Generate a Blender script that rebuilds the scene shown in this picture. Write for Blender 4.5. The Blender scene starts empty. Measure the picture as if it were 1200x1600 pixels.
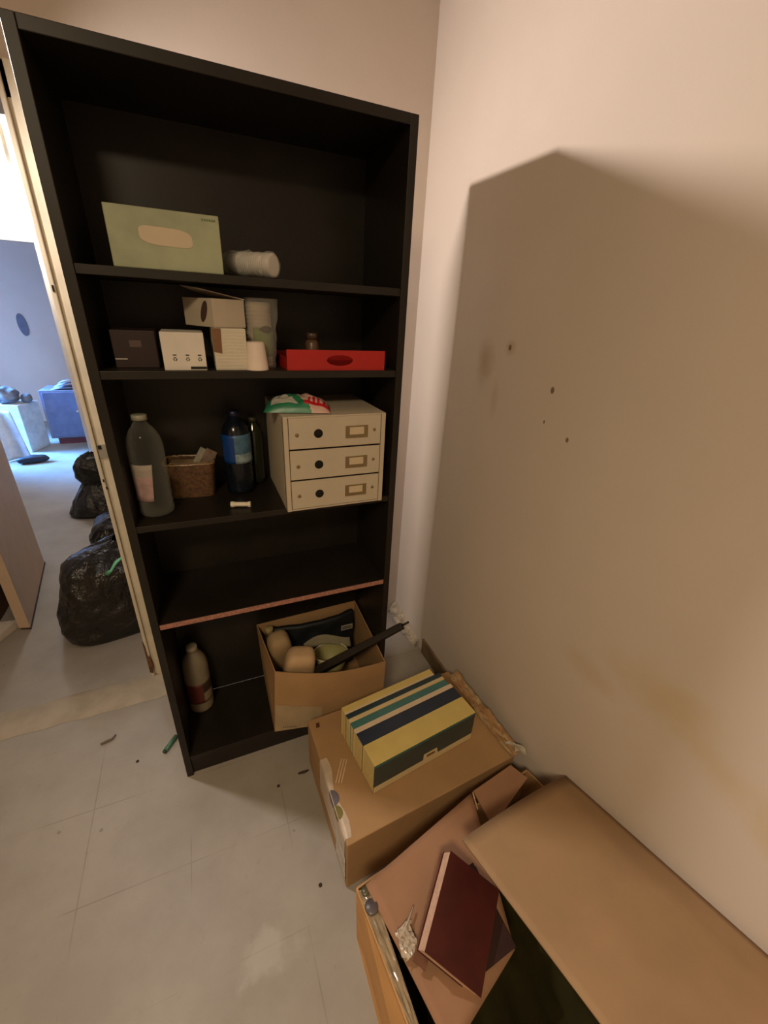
import bpy, bmesh, math, random
from mathutils import Vector, Matrix, noise
C = bpy.context.scene.collection
SC = bpy.context.scene
random.seed(7)
PI = math.pi

# ------------------------------------------------------------------ camera
cam_d = bpy.data.cameras.new('camera')
cam = bpy.data.objects.new('camera', cam_d); C.objects.link(cam)
Rm = ((0.91865692, -0.12918613, 0.37333685), (-0.39208398, -0.41385268, 0.82158147), (0.04836953, -0.9011309, -0.43084044))
M = Matrix.Identity(4)
for i in range(3):
    M[i][0] = Rm[i][0]; M[i][1] = -Rm[i][1]; M[i][2] = -Rm[i][2]
M[2][3] = 1.6
cam.matrix_world = M
cam_d.sensor_fit = 'HORIZONTAL'; cam_d.sensor_width = 36
cam_d.lens = 650.23 / 1200 * 36
cam_d.clip_start = 0.02
SC.camera = cam

# ------------------------------------------------------------------ world, lights, exposure
SC.view_settings.view_transform = 'Standard'
SC.view_settings.look = 'None'
SC.view_settings.gamma = 1
SC.view_settings.use_curve_mapping = False
SC.view_settings.exposure = 0.0
W = bpy.data.worlds.new('world'); SC.world = W; W.use_nodes = True
W.node_tree.nodes['Background'].inputs[0].default_value = (0.6, 0.7, 1, 1)
W.node_tree.nodes['Background'].inputs[1].default_value = 0.02

def light(kind, name, loc, energy, col, **kw):
    d = bpy.data.lights.new(name, kind); d.energy = energy; d.color = col
    for k, v in kw.items(): setattr(d, k, v)
    o = bpy.data.objects.new(name, d); C.objects.link(o); o.location = loc
    return o
def aim(o, tgt):
    o.rotation_euler = (Vector(tgt) - o.location).to_track_quat('-Z', 'Y').to_euler()
LAMP_B = Vector((-0.56, 1.44, 2.12))
lb = light('SPOT', 'work_lamp_light', LAMP_B, 82, (1.0, 0.89, 0.82), shadow_soft_size=0.03, spot_size=math.radians(170), spot_blend=1.0)
aim(lb, (0.80, 0.70, 1.30))
LAMP_A = Vector((-1.07, 4.72, 2.19))
light('POINT', 'globe_lamp_light', LAMP_A, 140, (0.95, 0.97, 1.0), shadow_soft_size=0.12)
lc = light('AREA', 'fill_light', (-0.75, -0.9, 2.62), 46, (1.0, 0.80, 0.52), shape='DISK', size=0.5)  # added soft warm fill behind the camera, no known source
lw_ = light('AREA', 'window_daylight', (-3.46, 5.85, 1.35), 200, (0.12, 0.38, 1.0), shape='RECTANGLE', size=1.1, size_y=1.0, spread=math.radians(62))
aim(lw_, (-1.70, 5.25, 0.05))

# ------------------------------------------------------------------ materials
def s2l(c):
    return tuple((v / 12.92 if v <= 0.04045 else ((v + 0.055) / 1.055) ** 2.4) for v in c)
class NT:
    def __init__(s, name):
        s.m = bpy.data.materials.new(name); s.m.use_nodes = True
        s.n = s.m.node_tree.nodes; s.l = s.m.node_tree.links
        s.b = s.n['Principled BSDF']
    def add(s, t, **kw):
        n = s.n.new(t)
        for k, v in kw.items(): setattr(n, k, v)
        return n
    def math(s, op, a, b=None, c=None):
        n = s.add('ShaderNodeMath', operation=op)
        for i, v in enumerate((a, b, c)):
            if v is None: continue
            if isinstance(v, (int, float)): n.inputs[i].default_value = v
            else: s.l.new(v, n.inputs[i])
        return n.outputs[0]
    def pos(s):
        g = s.add('ShaderNodeNewGeometry'); x = s.add('ShaderNodeSeparateXYZ'); s.l.new(g.outputs['Position'], x.inputs[0])
        return g.outputs['Position'], x.outputs[0], x.outputs[1], x.outputs[2]
    def noise(s, vec, scale, detail=4, rough=0.55):
        n = s.add('ShaderNodeTexNoise'); n.inputs['Scale'].default_value = scale; n.inputs['Detail'].default_value = detail; n.inputs['Roughness'].default_value = rough
        s.l.new(vec, n.inputs['Vector']); return n.outputs['Fac']
    def smooth(s, v, a, b):
        n = s.add('ShaderNodeMapRange', interpolation_type='SMOOTHSTEP'); n.inputs[1].default_value = a; n.inputs[2].default_value = b
        s.l.new(v, n.inputs[0]); return n.outputs[0]
    def mix(s, f, a, b):
        n = s.add('ShaderNodeMix', data_type='RGBA')
        if isinstance(f, (int, float)): n.inputs[0].default_value = f
        else: s.l.new(f, n.inputs[0])
        for i, v in ((6, a), (7, b)):
            if isinstance(v, tuple): n.inputs[i].default_value = (*v[:3], 1)
            else: s.l.new(v, n.inputs[i])
        return n.outputs[2]
    def dist(s, x, y, cx, cy, sx=1, sy=1):
        a = s.math('MULTIPLY', s.math('SUBTRACT', x, cx), 1 / sx); b = s.math('MULTIPLY', s.math('SUBTRACT', y, cy), 1 / sy)
        return s.math('SQRT', s.math('ADD', s.math('MULTIPLY', a, a), s.math('MULTIPLY', b, b)))
    def bump(s, h, strength, dist=0.01):
        n = s.add('ShaderNodeBump'); n.inputs['Strength'].default_value = strength; n.inputs['Distance'].default_value = dist
        s.l.new(h, n.inputs['Height']); s.l.new(n.outputs[0], s.b.inputs['Normal'])
MATS = {}
def mat(name, col, rough=0.6, var=0.12, scale=12, bump=0.0, bscale=60, metallic=0.0, spec=0.5, emit=0, alpha=1, trans=0, ior=1.45):
    """colour given in sRGB 0..1, mottled by object-space noise"""
    if name in MATS: return MATS[name]
    t = NT(name)
    tc = t.add('ShaderNodeTexCoord').outputs['Object']
    c = s2l(col)
    f = t.noise(tc, scale)
    hi = tuple(min(1, v * (1 + var)) for v in c); lo = tuple(v * (1 - var) for v in c)
    cc = t.mix(t.smooth(f, 0.3, 0.7), lo, hi)
    t.l.new(cc, t.b.inputs['Base Color'])
    t.b.inputs['Roughness'].default_value = rough; t.b.inputs['Metallic'].default_value = metallic
    t.b.inputs['Specular IOR Level'].default_value = spec
    t.b.inputs['IOR'].default_value = ior
    if bump: t.bump(t.noise(tc, bscale), bump, 0.004)
    if emit:
        t.l.new(cc, t.b.inputs['Emission Color']); t.b.inputs['Emission Strength'].default_value = emit
    if alpha < 1: t.b.inputs['Alpha'].default_value = alpha
    if trans: t.b.inputs['Transmission Weight'].default_value = trans
    MATS[name] = t.m
    return t.m

def wall_mat(name, col, stains=False, rough=0.75):
    t = NT(name); P, x, y, z = t.pos()
    c = s2l(col)
    f = t.noise(P, 1.6, 3)
    cc = t.mix(t.smooth(f, 0.3, 0.7), tuple(v * 0.95 for v in c), tuple(min(1, v * 1.03) for v in c))
    if stains:
        wob = t.noise(P, 9, 4)
        def blot(cc, cy, cz, sy, sz, colr, amt, soft=1.0):
            d = t.math('ADD', t.dist(y, z, cy, cz, sy, sz), t.math('MULTIPLY', t.math('SUBTRACT', wob, 0.5), 1.3))
            m = t.math('MULTIPLY', t.math('SUBTRACT', 1.0, t.smooth(d, 1 - soft, 1.0)), amt)
            return t.mix(m, cc, s2l(colr))
        for a in ((1.245, 1.46, 0.06, 0.10, (0.60, 0.47, 0.28), 0.45), (1.16, 1.36, 0.025, 0.09, (0.66, 0.56, 0.40), 0.25),
                  (1.12, 1.522, 0.03, 0.03, (0.6, 0.48, 0.3), 0.4), (0.36, 0.82, 0.20, 0.10, (0.76, 0.65, 0.44), 0.40), (0.20, 0.76, 0.14, 0.08, (0.76, 0.65, 0.44), 0.38),
                  (0.06, 0.72, 0.14, 0.07, (0.76, 0.65, 0.44), 0.38), (0.55, 0.72, 0.12, 0.05, (0.74, 0.64, 0.48), 0.3)):
            cc = blot(cc, *a)
        for cy, cz, sy, sz in ((1.122, 1.522, 0.008, 0.010), (0.911, 1.428, 0.008, 0.011), (0.917, 1.338, 0.004, 0.006), (0.82, 1.311, 0.006, 0.008)):
            m = t.math('SUBTRACT', 1.0, t.smooth(t.dist(y, z, cy, cz, sy, sz), 0.6, 1.1))
            cc = t.mix(t.math('MULTIPLY', m, 0.85), cc, s2l((0.40, 0.30, 0.17)))
    t.l.new(cc, t.b.inputs['Base Color']); t.b.inputs['Roughness'].default_value = rough
    t.b.inputs['Specular IOR Level'].default_value = 0.3
    t.bump(t.noise(P, 120, 3), 0.08, 0.003)
    return t.m
def floor_mat():
    t = NT('vinyl_tile_floor'); P, x, y, z = t.pos()
    f = t.noise(P, 2.2, 6, 0.6); g = t.noise(P, 40, 3)
    cc = t.mix(t.smooth(f, 0.3, 0.72), s2l((0.55, 0.52, 0.485)), s2l((0.62, 0.592, 0.555)))
    cc = t.mix(t.math('MULTIPLY', t.smooth(g, 0.58, 0.8), 0.25), cc, s2l((0.50, 0.46, 0.41)))
    def seam(v, off, per):
        u = t.math('FRACT', t.math('ADD', t.math('DIVIDE', t.math('SUBTRACT', v, off), per), 100.5))
        return t.math('SUBTRACT', 1.0, t.smooth(t.math('ABSOLUTE', t.math('SUBTRACT', u, 0.5)), 0.002, 0.009))
    sm = t.math('MAXIMUM', seam(x, -0.212, 0.305), seam(y, 1.152, 0.2885))
    broken = t.smooth(t.noise(P, 3.1, 3), 0.44, 0.60)
    inroom = t.math('LESS_THAN', y, 1.6)
    sm = t.math('MULTIPLY', t.math('MULTIPLY', sm, broken), t.math('MULTIPLY', inroom, 0.42))
    cc = t.mix(sm, cc, s2l((0.40, 0.36, 0.31)))
    # pale plaster dust blotches
    d = t.math('ADD', t.dist(x, y, -0.02, 0.56, 0.10, 0.06), t.math('MULTIPLY', t.math('SUBTRACT', t.noise(P, 14, 5), 0.5), 2.2))
    cc = t.mix(t.math('MULTIPLY', t.math('SUBTRACT', 1.0, t.smooth(d, 0.3, 1.0)), 0.55), cc, s2l((0.68, 0.665, 0.63)))
    # dirt specks
    v = t.add('ShaderNodeTexVoronoi'); v.inputs['Scale'].default_value = 7; t.l.new(P, v.inputs['Vector'])
    sp = t.math('SUBTRACT', 1.0, t.smooth(v.outputs['Distance'], 0.03, 0.055))
    cc = t.mix(t.math('MULTIPLY', sp, 0.45), cc, s2l((0.36, 0.31, 0.26)))
    t.l.new(cc, t.b.inputs['Base Color'])
    t.b.inputs['Roughness'].default_value = 0.5; t.b.inputs['Specular IOR Level'].default_value = 0.35
    t.bump(t.noise(P, 90, 3), 0.05, 0.002)
    return t.m
def clear_plastic(name, tint=(1, 1, 1), mixf=0.22, rough=0.12, edge=0.5):
    """thin clear film or wall: mostly see-through, with gloss"""
    t = NT(name)
    tr = t.add('ShaderNodeBsdfTransparent'); tr.inputs[0].default_value = (*tint, 1)
    t.b.inputs['Base Color'].default_value = (0.55, 0.55, 0.51, 1); t.b.inputs['Roughness'].default_value = rough; t.b.inputs['Specular IOR Level'].default_value = 0.9
    fr = t.add('ShaderNodeLayerWeight'); fr.inputs[0].default_value = 0.35
    f = t.math('MINIMUM', t.math('ADD', t.math('MULTIPLY', fr.outputs['Facing'], edge), mixf), 1.0)
    mx = t.add('ShaderNodeMixShader'); t.l.new(f, mx.inputs[0]); t.l.new(tr.outputs[0], mx.inputs[1]); t.l.new(t.b.outputs[0], mx.inputs[2])
    t.l.new(mx.outputs[0], t.n['Material Output'].inputs['Surface'])
    MATS[name] = t.m
    return t.m

WALLC = (0.825, 0.77, 0.72)
m_wall = wall_mat('painted_wall', WALLC)
m_wallr = wall_mat('stained_painted_wall', WALLC, stains=True)
m_far = wall_mat('far_room_paint', (0.86, 0.77, 0.71))
m_ceil = wall_mat('ceiling_paint', (0.86, 0.80, 0.72))
m_floor = floor_mat()
m_concrete = mat('rough_concrete', (0.635, 0.59, 0.525), 0.9, 0.10, 9, 0.25, 90)
m_plaster = mat('crumbled_plaster', (0.66, 0.61, 0.53), 0.9, 0.3, 30, 0.5, 60)
m_trim = mat('cream_trim_paint', (0.80, 0.75, 0.66), 0.5, 0.08, 10)
m_rot = mat('rotten_wood', (0.40, 0.27, 0.17), 0.9, 0.4, 40)
m_black = mat('black_brown_laminate', (0.125, 0.105, 0.085), 0.42, 0.2, 6, 0.03, 200, spec=0.35)
m_chip = mat('raw_chipboard_edge', (0.60, 0.42, 0.36), 0.8, 0.25, 120)
m_card = mat('brown_cardboard', (0.62, 0.49, 0.345), 0.75, 0.07, 7, 0.05, 120, spec=0.25)
m_cardp = mat('pinkish_cardboard', (0.585, 0.44, 0.34), 0.75, 0.07, 7, 0.05, 120, spec=0.25)
m_cardo = mat('light_cardboard', (0.66, 0.52, 0.37), 0.75, 0.07, 7, 0.05, 120, spec=0.25)
m_flute = mat('corrugated_edge', (0.72, 0.60, 0.46), 0.9, 0.3, 90)
m_dark = mat('dark_print', (0.12, 0.10, 0.09), 0.7)
m_white = mat('white_card', (0.80, 0.77, 0.73), 0.6, 0.05)
m_whitep = mat('white_plastic', (0.80, 0.76, 0.68), 0.35, 0.05)
m_hole = mat('black_hole', (0.06, 0.045, 0.03), 0.9)

# ------------------------------------------------------------------ mesh helpers
class MB:
    def __init__(s): s.v = []; s.f = []; s.mi = []; s.sm = []
    def add(s, vs, fs, mi=0, smooth=False):
        o = len(s.v); s.v += [Vector(p) for p in vs]
        for f in fs: s.f.append([i + o for i in f]); s.mi.append(mi); s.sm.append(smooth)
        return s
    def hexa(s, p, mi=0):
        """p: bottom 4 then top 4, same winding"""
        return s.add(p, [(3, 2, 1, 0), (4, 5, 6, 7), (0, 1, 5, 4), (1, 2, 6, 5), (2, 3, 7, 6), (3, 0, 4, 7)], mi)
    def box(s, lo, hi, mi=0, mtx=None):
        x0, y0, z0 = lo; x1, y1, z1 = hi
        p = [(x0, y0, z0), (x1, y0, z0), (x1, y1, z0), (x0, y1, z0), (x0, y0, z1), (x1, y0, z1), (x1, y1, z1), (x0, y1, z1)]
        if mtx is not None: p = [mtx @ Vector(q) for q in p]
        return s.hexa(p, mi)
    def panel(s, q, t, mi=0):
        """quad given thickness t, centred"""
        q = [Vector(p) for p in q]
        n = (q[1] - q[0]).cross(q[3] - q[0])
        if n.length < 1e-9: n = (q[2] - q[1]).cross(q[3] - q[1])
        n.normalize()
        return s.hexa([p - n * t / 2 for p in q] + [p + n * t / 2 for p in q], mi)
    def prism(s, poly, vec, mi=0):
        """polygon (3-D points) extruded by vec"""
        poly = [Vector(p) for p in poly]; v = Vector(vec); n = len(poly)
        fs = [tuple(range(n - 1, -1, -1)), tuple(range(n, 2 * n))] + [(i, (i + 1) % n, n + (i + 1) % n, n + i) for i in range(n)]
        return s.add(poly + [p + v for p in poly], fs, mi)
    def lathe(s, prof, seg=32, mtx=None, mi=0, cap=True, smooth=True, wob=None):
        """prof: (r, z) from bottom to top"""
        vs = []; fs = []
        for r, z in prof:
            for k in range(seg):
                a = 2 * PI * k / seg
                rr = r if wob is None else r * wob(a, z)
                vs.append(Vector((rr * math.cos(a), rr * math.sin(a), z)))
        for i in range(len(prof) - 1):
            for k in range(seg):
                k2 = (k + 1) % seg
                fs.append((i * seg + k, i * seg + k2, (i + 1) * seg + k2, (i + 1) * seg + k))
        if cap:
            fs.append(tuple(range(seg - 1, -1, -1))); fs.append(tuple(range((len(prof) - 1) * seg, len(prof) * seg)))
        if mtx is not None: vs = [mtx @ v for v in vs]
        return s.add(vs, fs, mi, smooth)
    def tube(s, pts, r, seg=12, mi=0):
        pts = [Vector(p) for p in pts]; vs = []; fs = []
        for i, p in enumerate(pts):
            d = (pts[min(i + 1, len(pts) - 1)] - pts[max(i - 1, 0)]).normalized()
            q = d.to_track_quat('Z', 'Y'); rr = r[i] if isinstance(r, (list, tuple)) else r
            for k in range(seg):
                a = 2 * PI * k / seg
                vs.append(p + q @ Vector((rr * math.cos(a), rr * math.sin(a), 0)))
        for i in range(len(pts) - 1):
            for k in range(seg):
                k2 = (k + 1) % seg; fs.append((i * seg + k, i * seg + k2, (i + 1) * seg + k2, (i + 1) * seg + k))
        fs.append(tuple(range(seg - 1, -1, -1))); fs.append(tuple(range((len(pts) - 1) * seg, len(pts) * seg)))
        return s.add(vs, fs, mi, True)
    def grid(s, fn, nu, nv, mi=0, mask=None, smooth=True, two=None):
        """surface fn(u,v); two = thickness makes a closed sheet"""
        P = [[Vector(fn(i / nu, j / nv)) for j in range(nv + 1)] for i in range(nu + 1)]
        vs = [p for r in P for p in r]; fs = []; ms = []
        for i in range(nu):
            for j in range(nv):
                fs.append((i * (nv + 1) + j, (i + 1) * (nv + 1) + j, (i + 1) * (nv + 1) + j + 1, i * (nv + 1) + j + 1))
                ms.append(mask((i + .5) / nu, (j + .5) / nv) if mask else mi)
        o = len(s.v); s.v += vs
        for f, m in zip(fs, ms): s.f.append([k + o for k in f]); s.mi.append(m); s.sm.append(smooth)
        return s
    def build(s, name, mats, parent=None, origin=None, bevel=0, seg=2, solid=0, weld=False):
        if not isinstance(mats, (list, tuple)): mats = [mats]
        pw = Vector((0, 0, 0))
        q = parent
        while q is not None: pw += q.location; q = q.parent
        if origin is None:
            lo = Vector((min(v.x for v in s.v), min(v.y for v in s.v), min(v.z for v in s.v))); hi = Vector((max(v.x for v in s.v), max(v.y for v in s.v), max(v.z for v in s.v)))
            origin = Vector(((lo.x + hi.x) / 2, (lo.y + hi.y) / 2, lo.z))
        origin = Vector(origin)
        me = bpy.data.meshes.new(name)
        me.from_pydata([v - origin for v in s.v], [], s.f)
        for m in mats: me.materials.append(m)
        for p, mi, sm in zip(me.polygons, s.mi, s.sm): p.material_index = mi; p.use_smooth = sm
        bm = bmesh.new(); bm.from_mesh(me)
        if weld: bmesh.ops.remove_doubles(bm, verts=bm.verts, dist=1e-5)
        bmesh.ops.recalc_face_normals(bm, faces=bm.faces); bm.to_mesh(me); bm.free()
        me.update()
        o = bpy.data.objects.new(name, me); C.objects.link(o)
        o.parent = parent; o.location = origin - pw
        if solid:
            md = o.modifiers.new('solid', 'SOLIDIFY'); md.thickness = solid; md.offset = 0
        if bevel:
            md = o.modifiers.new('bevel', 'BEVEL'); md.width = bevel; md.segments = seg; md.limit_method = 'ANGLE'; md.angle_limit = math.radians(40)
        return o
def tag(o, label=None, cat=None, group=None, kind=None):
    if label: o['label'] = label
    if cat: o['category'] = cat
    if group: o['group'] = group
    if kind: o['kind'] = kind
    return o
def thing(name, loc, label, cat, group=None):
    o = bpy.data.objects.new(name, None); o.empty_display_size = 0.05; C.objects.link(o); o.location = loc
    return tag(o, label, cat, group)
def struct(o, label=None): return tag(o, label, kind='structure')
def T(loc, rx=0, ry=0, rz=0):
    return Matrix.Translation(loc) @ Matrix.Rotation(rz, 4, 'Z') @ Matrix.Rotation(ry, 4, 'Y') @ Matrix.Rotation(rx, 4, 'X')

# ------------------------------------------------------------------ the room shell
XR, YB = 0.91, 1.77
CEIL = 2.72
struct(MB().box((-4.0, -2.6, -0.1), (1.05, 7.4, 0.0)).build('floor', m_floor))
struct(MB().box((-4.0, -2.6, CEIL), (1.05, 7.4, CEIL + 0.1)).build('ceiling', m_ceil))
struct(MB().box((XR, -2.5, 0), (XR + 0.12, YB, CEIL)).build('wall_right', m_wallr))
wb = MB(); wb.box((-0.36, YB, 0), (XR + 0.12, YB + 0.1, CEIL)); wb.box((-1.30, YB, 2.14), (-0.36, YB + 0.1, CEIL)); wb.box((-2.6, YB, 0), (-1.30, YB + 0.1, CEIL))
struct(wb.build('wall_back', m_wall))
struct(MB().box((-2.7, -2.5, 0), (-2.6, 5.19, CEIL)).build('wall_left', m_wall))
struct(MB().box((-2.7, -2.6, 0), (XR + 0.12, -2.5, CEIL)).build('wall_front', m_wall))
# passage room beyond the doorway, and the blue-lit room after it
struct(MB().box((0.45, YB + 0.1, 0), (0.55, 7.3, CEIL)).build('wall_passage', m_wall))
w2 = MB(); w2.box((-1.155, 5.19, 0), (0.45, 5.30, CEIL)); w2.box((-2.35, 5.19, 2.01), (-1.155, 5.30, CEIL)); w2.box((-3.6, 5.19, 0), (-2.35, 5.30, CEIL))
struct(w2.build('wall_middle', wall_mat('passage_wall_paint', (0.82, 0.76, 0.69))))
struct(MB().box((-3.6, 7.2, 0), (0.45, 7.3, CEIL)).build('wall_far', m_far))
wl = MB(); wl.box((-3.6, 5.30, 0), (-3.5, 7.2, 0.95)); wl.box((-3.6, 5.30, 2.15), (-3.5, 7.2, CEIL)); wl.box((-3.6, 5.30, 0.95), (-3.5, 5.45, 2.15)); wl.box((-3.6, 6.55, 0.95), (-3.5, 7.2, 2.15))
struct(wl.build('wall_window', m_far))
wn = struct(MB().box((-3.59, 5.45, 0.95), (-3.57, 6.55, 2.15)).build('window_1', mat('daylit_pane', (0.70, 0.78, 1.0), 0.3, 0.02, emit=7.0)))
fm = MB()
for y0, y1, z0, z1 in ((5.45, 5.50, 0.95, 2.15), (6.50, 6.55, 0.95, 2.15), (5.98, 6.02, 0.95, 2.15), (5.45, 6.55, 0.95, 1.0), (5.45, 6.55, 2.10, 2.15)): fm.box((-3.57, y0, z0), (-3.53, y1, z1))
fm.build('window_frame', m_whitep, wn)

# door frame: right jamb with a bead, left jamb and head
jm = MB()
jm.box((-0.375, YB - 0.035, 0.0), (-0.30, YB + 0.11, 2.14)); jm.box((-0.373, YB - 0.047, 0.0), (-0.360, YB - 0.035, 2.14)); jm.box((-0.350, YB - 0.042, 0.0), (-0.30, YB - 0.035, 2.14))
jm.box((-1.36, YB - 0.035, 0.0), (-1.28, YB + 0.11, 2.14)); jm.box((-1.36, YB - 0.035, 2.06), (-0.30, YB + 0.11, 2.14))
dj = struct(jm.build('trim_1', m_trim, bevel=0.003))
sk = MB(); sk.box((-0.357, YB - 0.0445, 1.075), (-0.332, YB - 0.0415, 1.125)); sk.build('strike_plate', mat('worn_metal', (0.62, 0.60, 0.55), 0.4, metallic=0.4), dj)
sh = MB(); sh.box((-0.356, YB - 0.0455, 1.108), (-0.345, YB - 0.0442, 1.122)); sh.box((-0.366, YB - 0.049, 0.985), (-0.362, YB - 0.0468, 0.995)); sh.box((-0.362, YB - 0.049, 0.955), (-0.358, YB - 0.0468, 0.965)); sh.box((-0.368, YB - 0.049, 1.61), (-0.363, YB - 0.0468, 1.628)); sh.build('keyhole', m_hole, dj)
rt = MB()
rt.prism([(-0.376, YB - 0.050, 0.03), (-0.364, YB - 0.050, 0.02), (-0.356, YB - 0.050, 0.06), (-0.362, YB - 0.050, 0.13), (-0.368, YB - 0.050, 0.12), (-0.370, YB - 0.050, 0.19), (-0.376, YB - 0.050, 0.21)], (0, 0.012, 0)); rt.build('rotten_patch', m_rot, dj)
# broken concrete sill strip in the doorway
def sill(u, v):
    x = -1.5 + u * 1.20
    e = 0.02 * noise.noise(Vector((x * 9, v * 2, 3)))
    y = 1.655 + (v - 0.5) * (0.15 + e * 2) + 0.03 * noise.noise(Vector((x * 3, 0, 9)))
    z = 0.001 + 0.006 * math.sin(PI * v) ** 0.5 + (0.002 * noise.noise(Vector((x * 40, y * 40, 0))) if 0 < v < 1 else 0)
    return (x, y, max(0.0005, z))
struct(MB().grid(sill, 90, 10).build('trim_2', m_concrete))
# broken skirting: crumbled plaster by the corner, thin board after it
def rub(u, v):
    y = 1.765 - u * 0.30
    h = (0.075 - 0.035 * u) * (1 + 0.35 * noise.noise(Vector((y * 30, 0, 0))))
    a = v * PI / 2
    d = (0.040 - 0.015 * u) * (1 + 0.5 * noise.noise(Vector((y * 22, v * 3, 5))))
    n = 0.008 * noise.noise(Vector((y * 60, v * 7, 1)))
    return (XR - d * math.cos(a) ** 0.6 - n * (1 - v) - 0.001, y, h * v + n * 0.5 * v + 0.001)
struct(MB().grid(rub, 40, 10, smooth=False).build('trim_3', m_plaster))
bb = MB(); bb.box((XR - 0.009, -2.5, 0), (XR, 1.42, 0.082)); bb.box((XR - 0.011, -2.5, 0.082), (XR, 1.42, 0.092))
struct(bb.build('baseboard_right', mat('shadow_brown_skirting', (0.44, 0.36, 0.25), 0.6, 0.2), bevel=0.002))  # shadow along the skirting is put into its dark brown colour
cr = MB()
for k in range(7):
    x = 0.60 + 0.25 * random.random(); y = 1.52 + 0.2 * random.random(); s_ = 0.008 + 0.010 * random.random()
    cr.lathe([(s_ * .6, 0), (s_, s_ * .5), (s_ * .5, s_)], 7, T((x, y, 0), rz=k), smooth=False)
tag(cr.build('plaster_rubble', m_plaster), 'small crumbs of broken plaster on the floor in the wall corner', 'rubble', kind='stuff')

# ------------------------------------------------------------------ lamps
def lamp_prop(name, loc, label, r):
    t = thing(name, loc, label, 'lamp'); L = Vector(loc); return t, L
t, L = lamp_prop('pendant_work_lamp', LAMP_B, 'bare work lamp hanging by the doorway left of the black bookcase', 0)
MB().tube([L + Vector((-0.10, 0.02, 0.04)), L + Vector((-0.11, 0.02, 0.2)), (L.x - 0.11, L.y + 0.02, CEIL)], 0.004).build('cord', m_hole, t)
q = Vector((-0.8, 0.45, 0.35)).normalized().to_track_quat('Z', 'Y').to_matrix().to_4x4()
MB().lathe([(0.085, 0.05), (0.06, 0.09), (0.02, 0.13), (0.02, 0.16)], 28, Matrix.Translation(L) @ q, cap=False).build('reflector', mat('lamp_reflector', (0.7, 0.7, 0.7), 0.3, metallic=0.6), t, solid=0.002)
MB().lathe([(0.012, 0.13), (0.022, 0.10), (0.034, 0.075), (0.030, 0.055), (0.012, 0.042)], 20, Matrix.Translation(L) @ q).build('bulb', mat('lit_bulb', (1, 0.95, 0.88), 0.3, 0, emit=8), t)
t, L = lamp_prop('globe_lamp', LAMP_A, 'bright white lamp glowing near the top of the doorway', 0)
gl = MB(); gl.lathe([(0.11 * math.sin(PI * (k + .3) / 12.6), 0.11 * -math.cos(PI * (k + .3) / 12.6)) for k in range(13)], 32, T(L)); g = gl.build('globe_shade', mat('glowing_opal_glass', (0.97, 0.98, 1.0), 0.3, 0, emit=60), t)
g.visible_shadow = True
MB().tube([L + Vector((0, 0, 0.11)), (L.x, L.y, CEIL)], 0.012).build('stem', m_whitep, t)
t, L = lamp_prop('fill_housing', (-0.75, -0.9, CEIL), 'round housing added for the unseen warm fill light behind the camera', 0)  # body for the added fill light
MB().lathe([(0.28, -0.07), (0.29, -0.03), (0.27, 0)], 36, T(L)).build('housing', m_whitep, t)

# ------------------------------------------------------------------ bookcase
BX0, BX1, BY0, BY1 = -0.222, 0.562, 1.156, 1.456
bk = thing('bookcase', (0.17, 1.30, 0), 'tall black-brown open bookcase standing in front of the wall', 'bookcase')
for x0, x1 in ((BX0, BX0 + 0.022), (BX1 - 0.022, BX1)):
    MB().box((x0, BY0, 0), (x1, BY1, 2.024)).build('side_panel', m_black, bk, bevel=0.0015)
IX0, IX1 = BX0 + 0.022, BX1 - 0.022
MB().box((IX0, BY0, 2.002), (IX1, BY1, 2.024)).build('top_panel', m_black, bk, bevel=0.0015)
MB().box((IX0, BY1 - 0.006, 0.1012), (IX1, BY1, 2.002)).build('back_panel', m_black, bk)
for z in (1.662, 1.450, 1.050, 0.100):
    MB().box((IX0, BY0 + 0.003, z - 0.019), (IX1, BY1 - 0.006, z)).build('shelf', m_black, bk, bevel=0.001)
sd = MB().box((IX0, BY0 + 0.003, 0.696), (IX1, BY1 - 0.006, 0.715)).build('shelf', m_black, bk, bevel=0.001)
tag(MB().box((IX0 + 0.002, BY0 + 0.0005, 0.698), (IX1 - 0.002, BY0 + 0.003, 0.7145)).build('raw_edge', m_chip, sd), 'raw pinkish chipboard front edge')
MB().box((IX0, BY0 + 0.012, 0), (IX1, BY0 + 0.030, 0.081)).build('plinth', m_black, bk)
SA, SB_, SCZ, SD, SE = 1.662, 1.450, 1.050, 0.715, 0.100

# ---- shelf A: green carton and the sleeve of cups
t = thing('carton', (-0.02, 1.23, SA), 'pale green flat carton with a cream oval on the top laden shelf', 'box')
MB().box((-0.130, 1.170, SA), (0.091, 1.290, SA + 0.113)).build('body', mat('pale_green_card', (0.58, 0.60, 0.49), 0.55, 0.14, 9), t, bevel=0.002)
ov = [(-0.02 + 0.052 * math.copysign(abs(math.cos(a)) ** 0.5, math.cos(a)), 1.1697, SA + 0.063 + 0.017 * math.copysign(abs(math.sin(a)) ** 0.6, math.sin(a)) - 0.04 * (math.cos(a)) * 0.1) for a in [2 * PI * k / 36 for k in range(36)]]
tag(MB().prism(ov, (0, -0.0006, 0)).build('panel', mat('cream_print', (0.74, 0.68, 0.58), 0.6, 0.05), t), 'cream oval printed panel')
pr = MB()
for k in range(6): pr.box((0.055 + k * 0.005, 1.1692, SA + 0.101), (0.0585 + k * 0.005, 1.1698, SA + 0.105))
pr.build('print', mat('olive_print', (0.42, 0.45, 0.32), 0.7), t)
t = thing('cup_sleeve', (0.17, 1.26, SA), 'clear sleeve of white cups lying on its side beside the green carton', 'cups')
a = Vector((0.212, 1.205, SA + 0.030)); b = Vector((0.118, 1.300, SA + 0.034)); d = (b - a); ln = d.length
mq = Matrix.Translation(a) @ d.to_track_quat('Z', 'Y').to_matrix().to_4x4()
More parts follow.
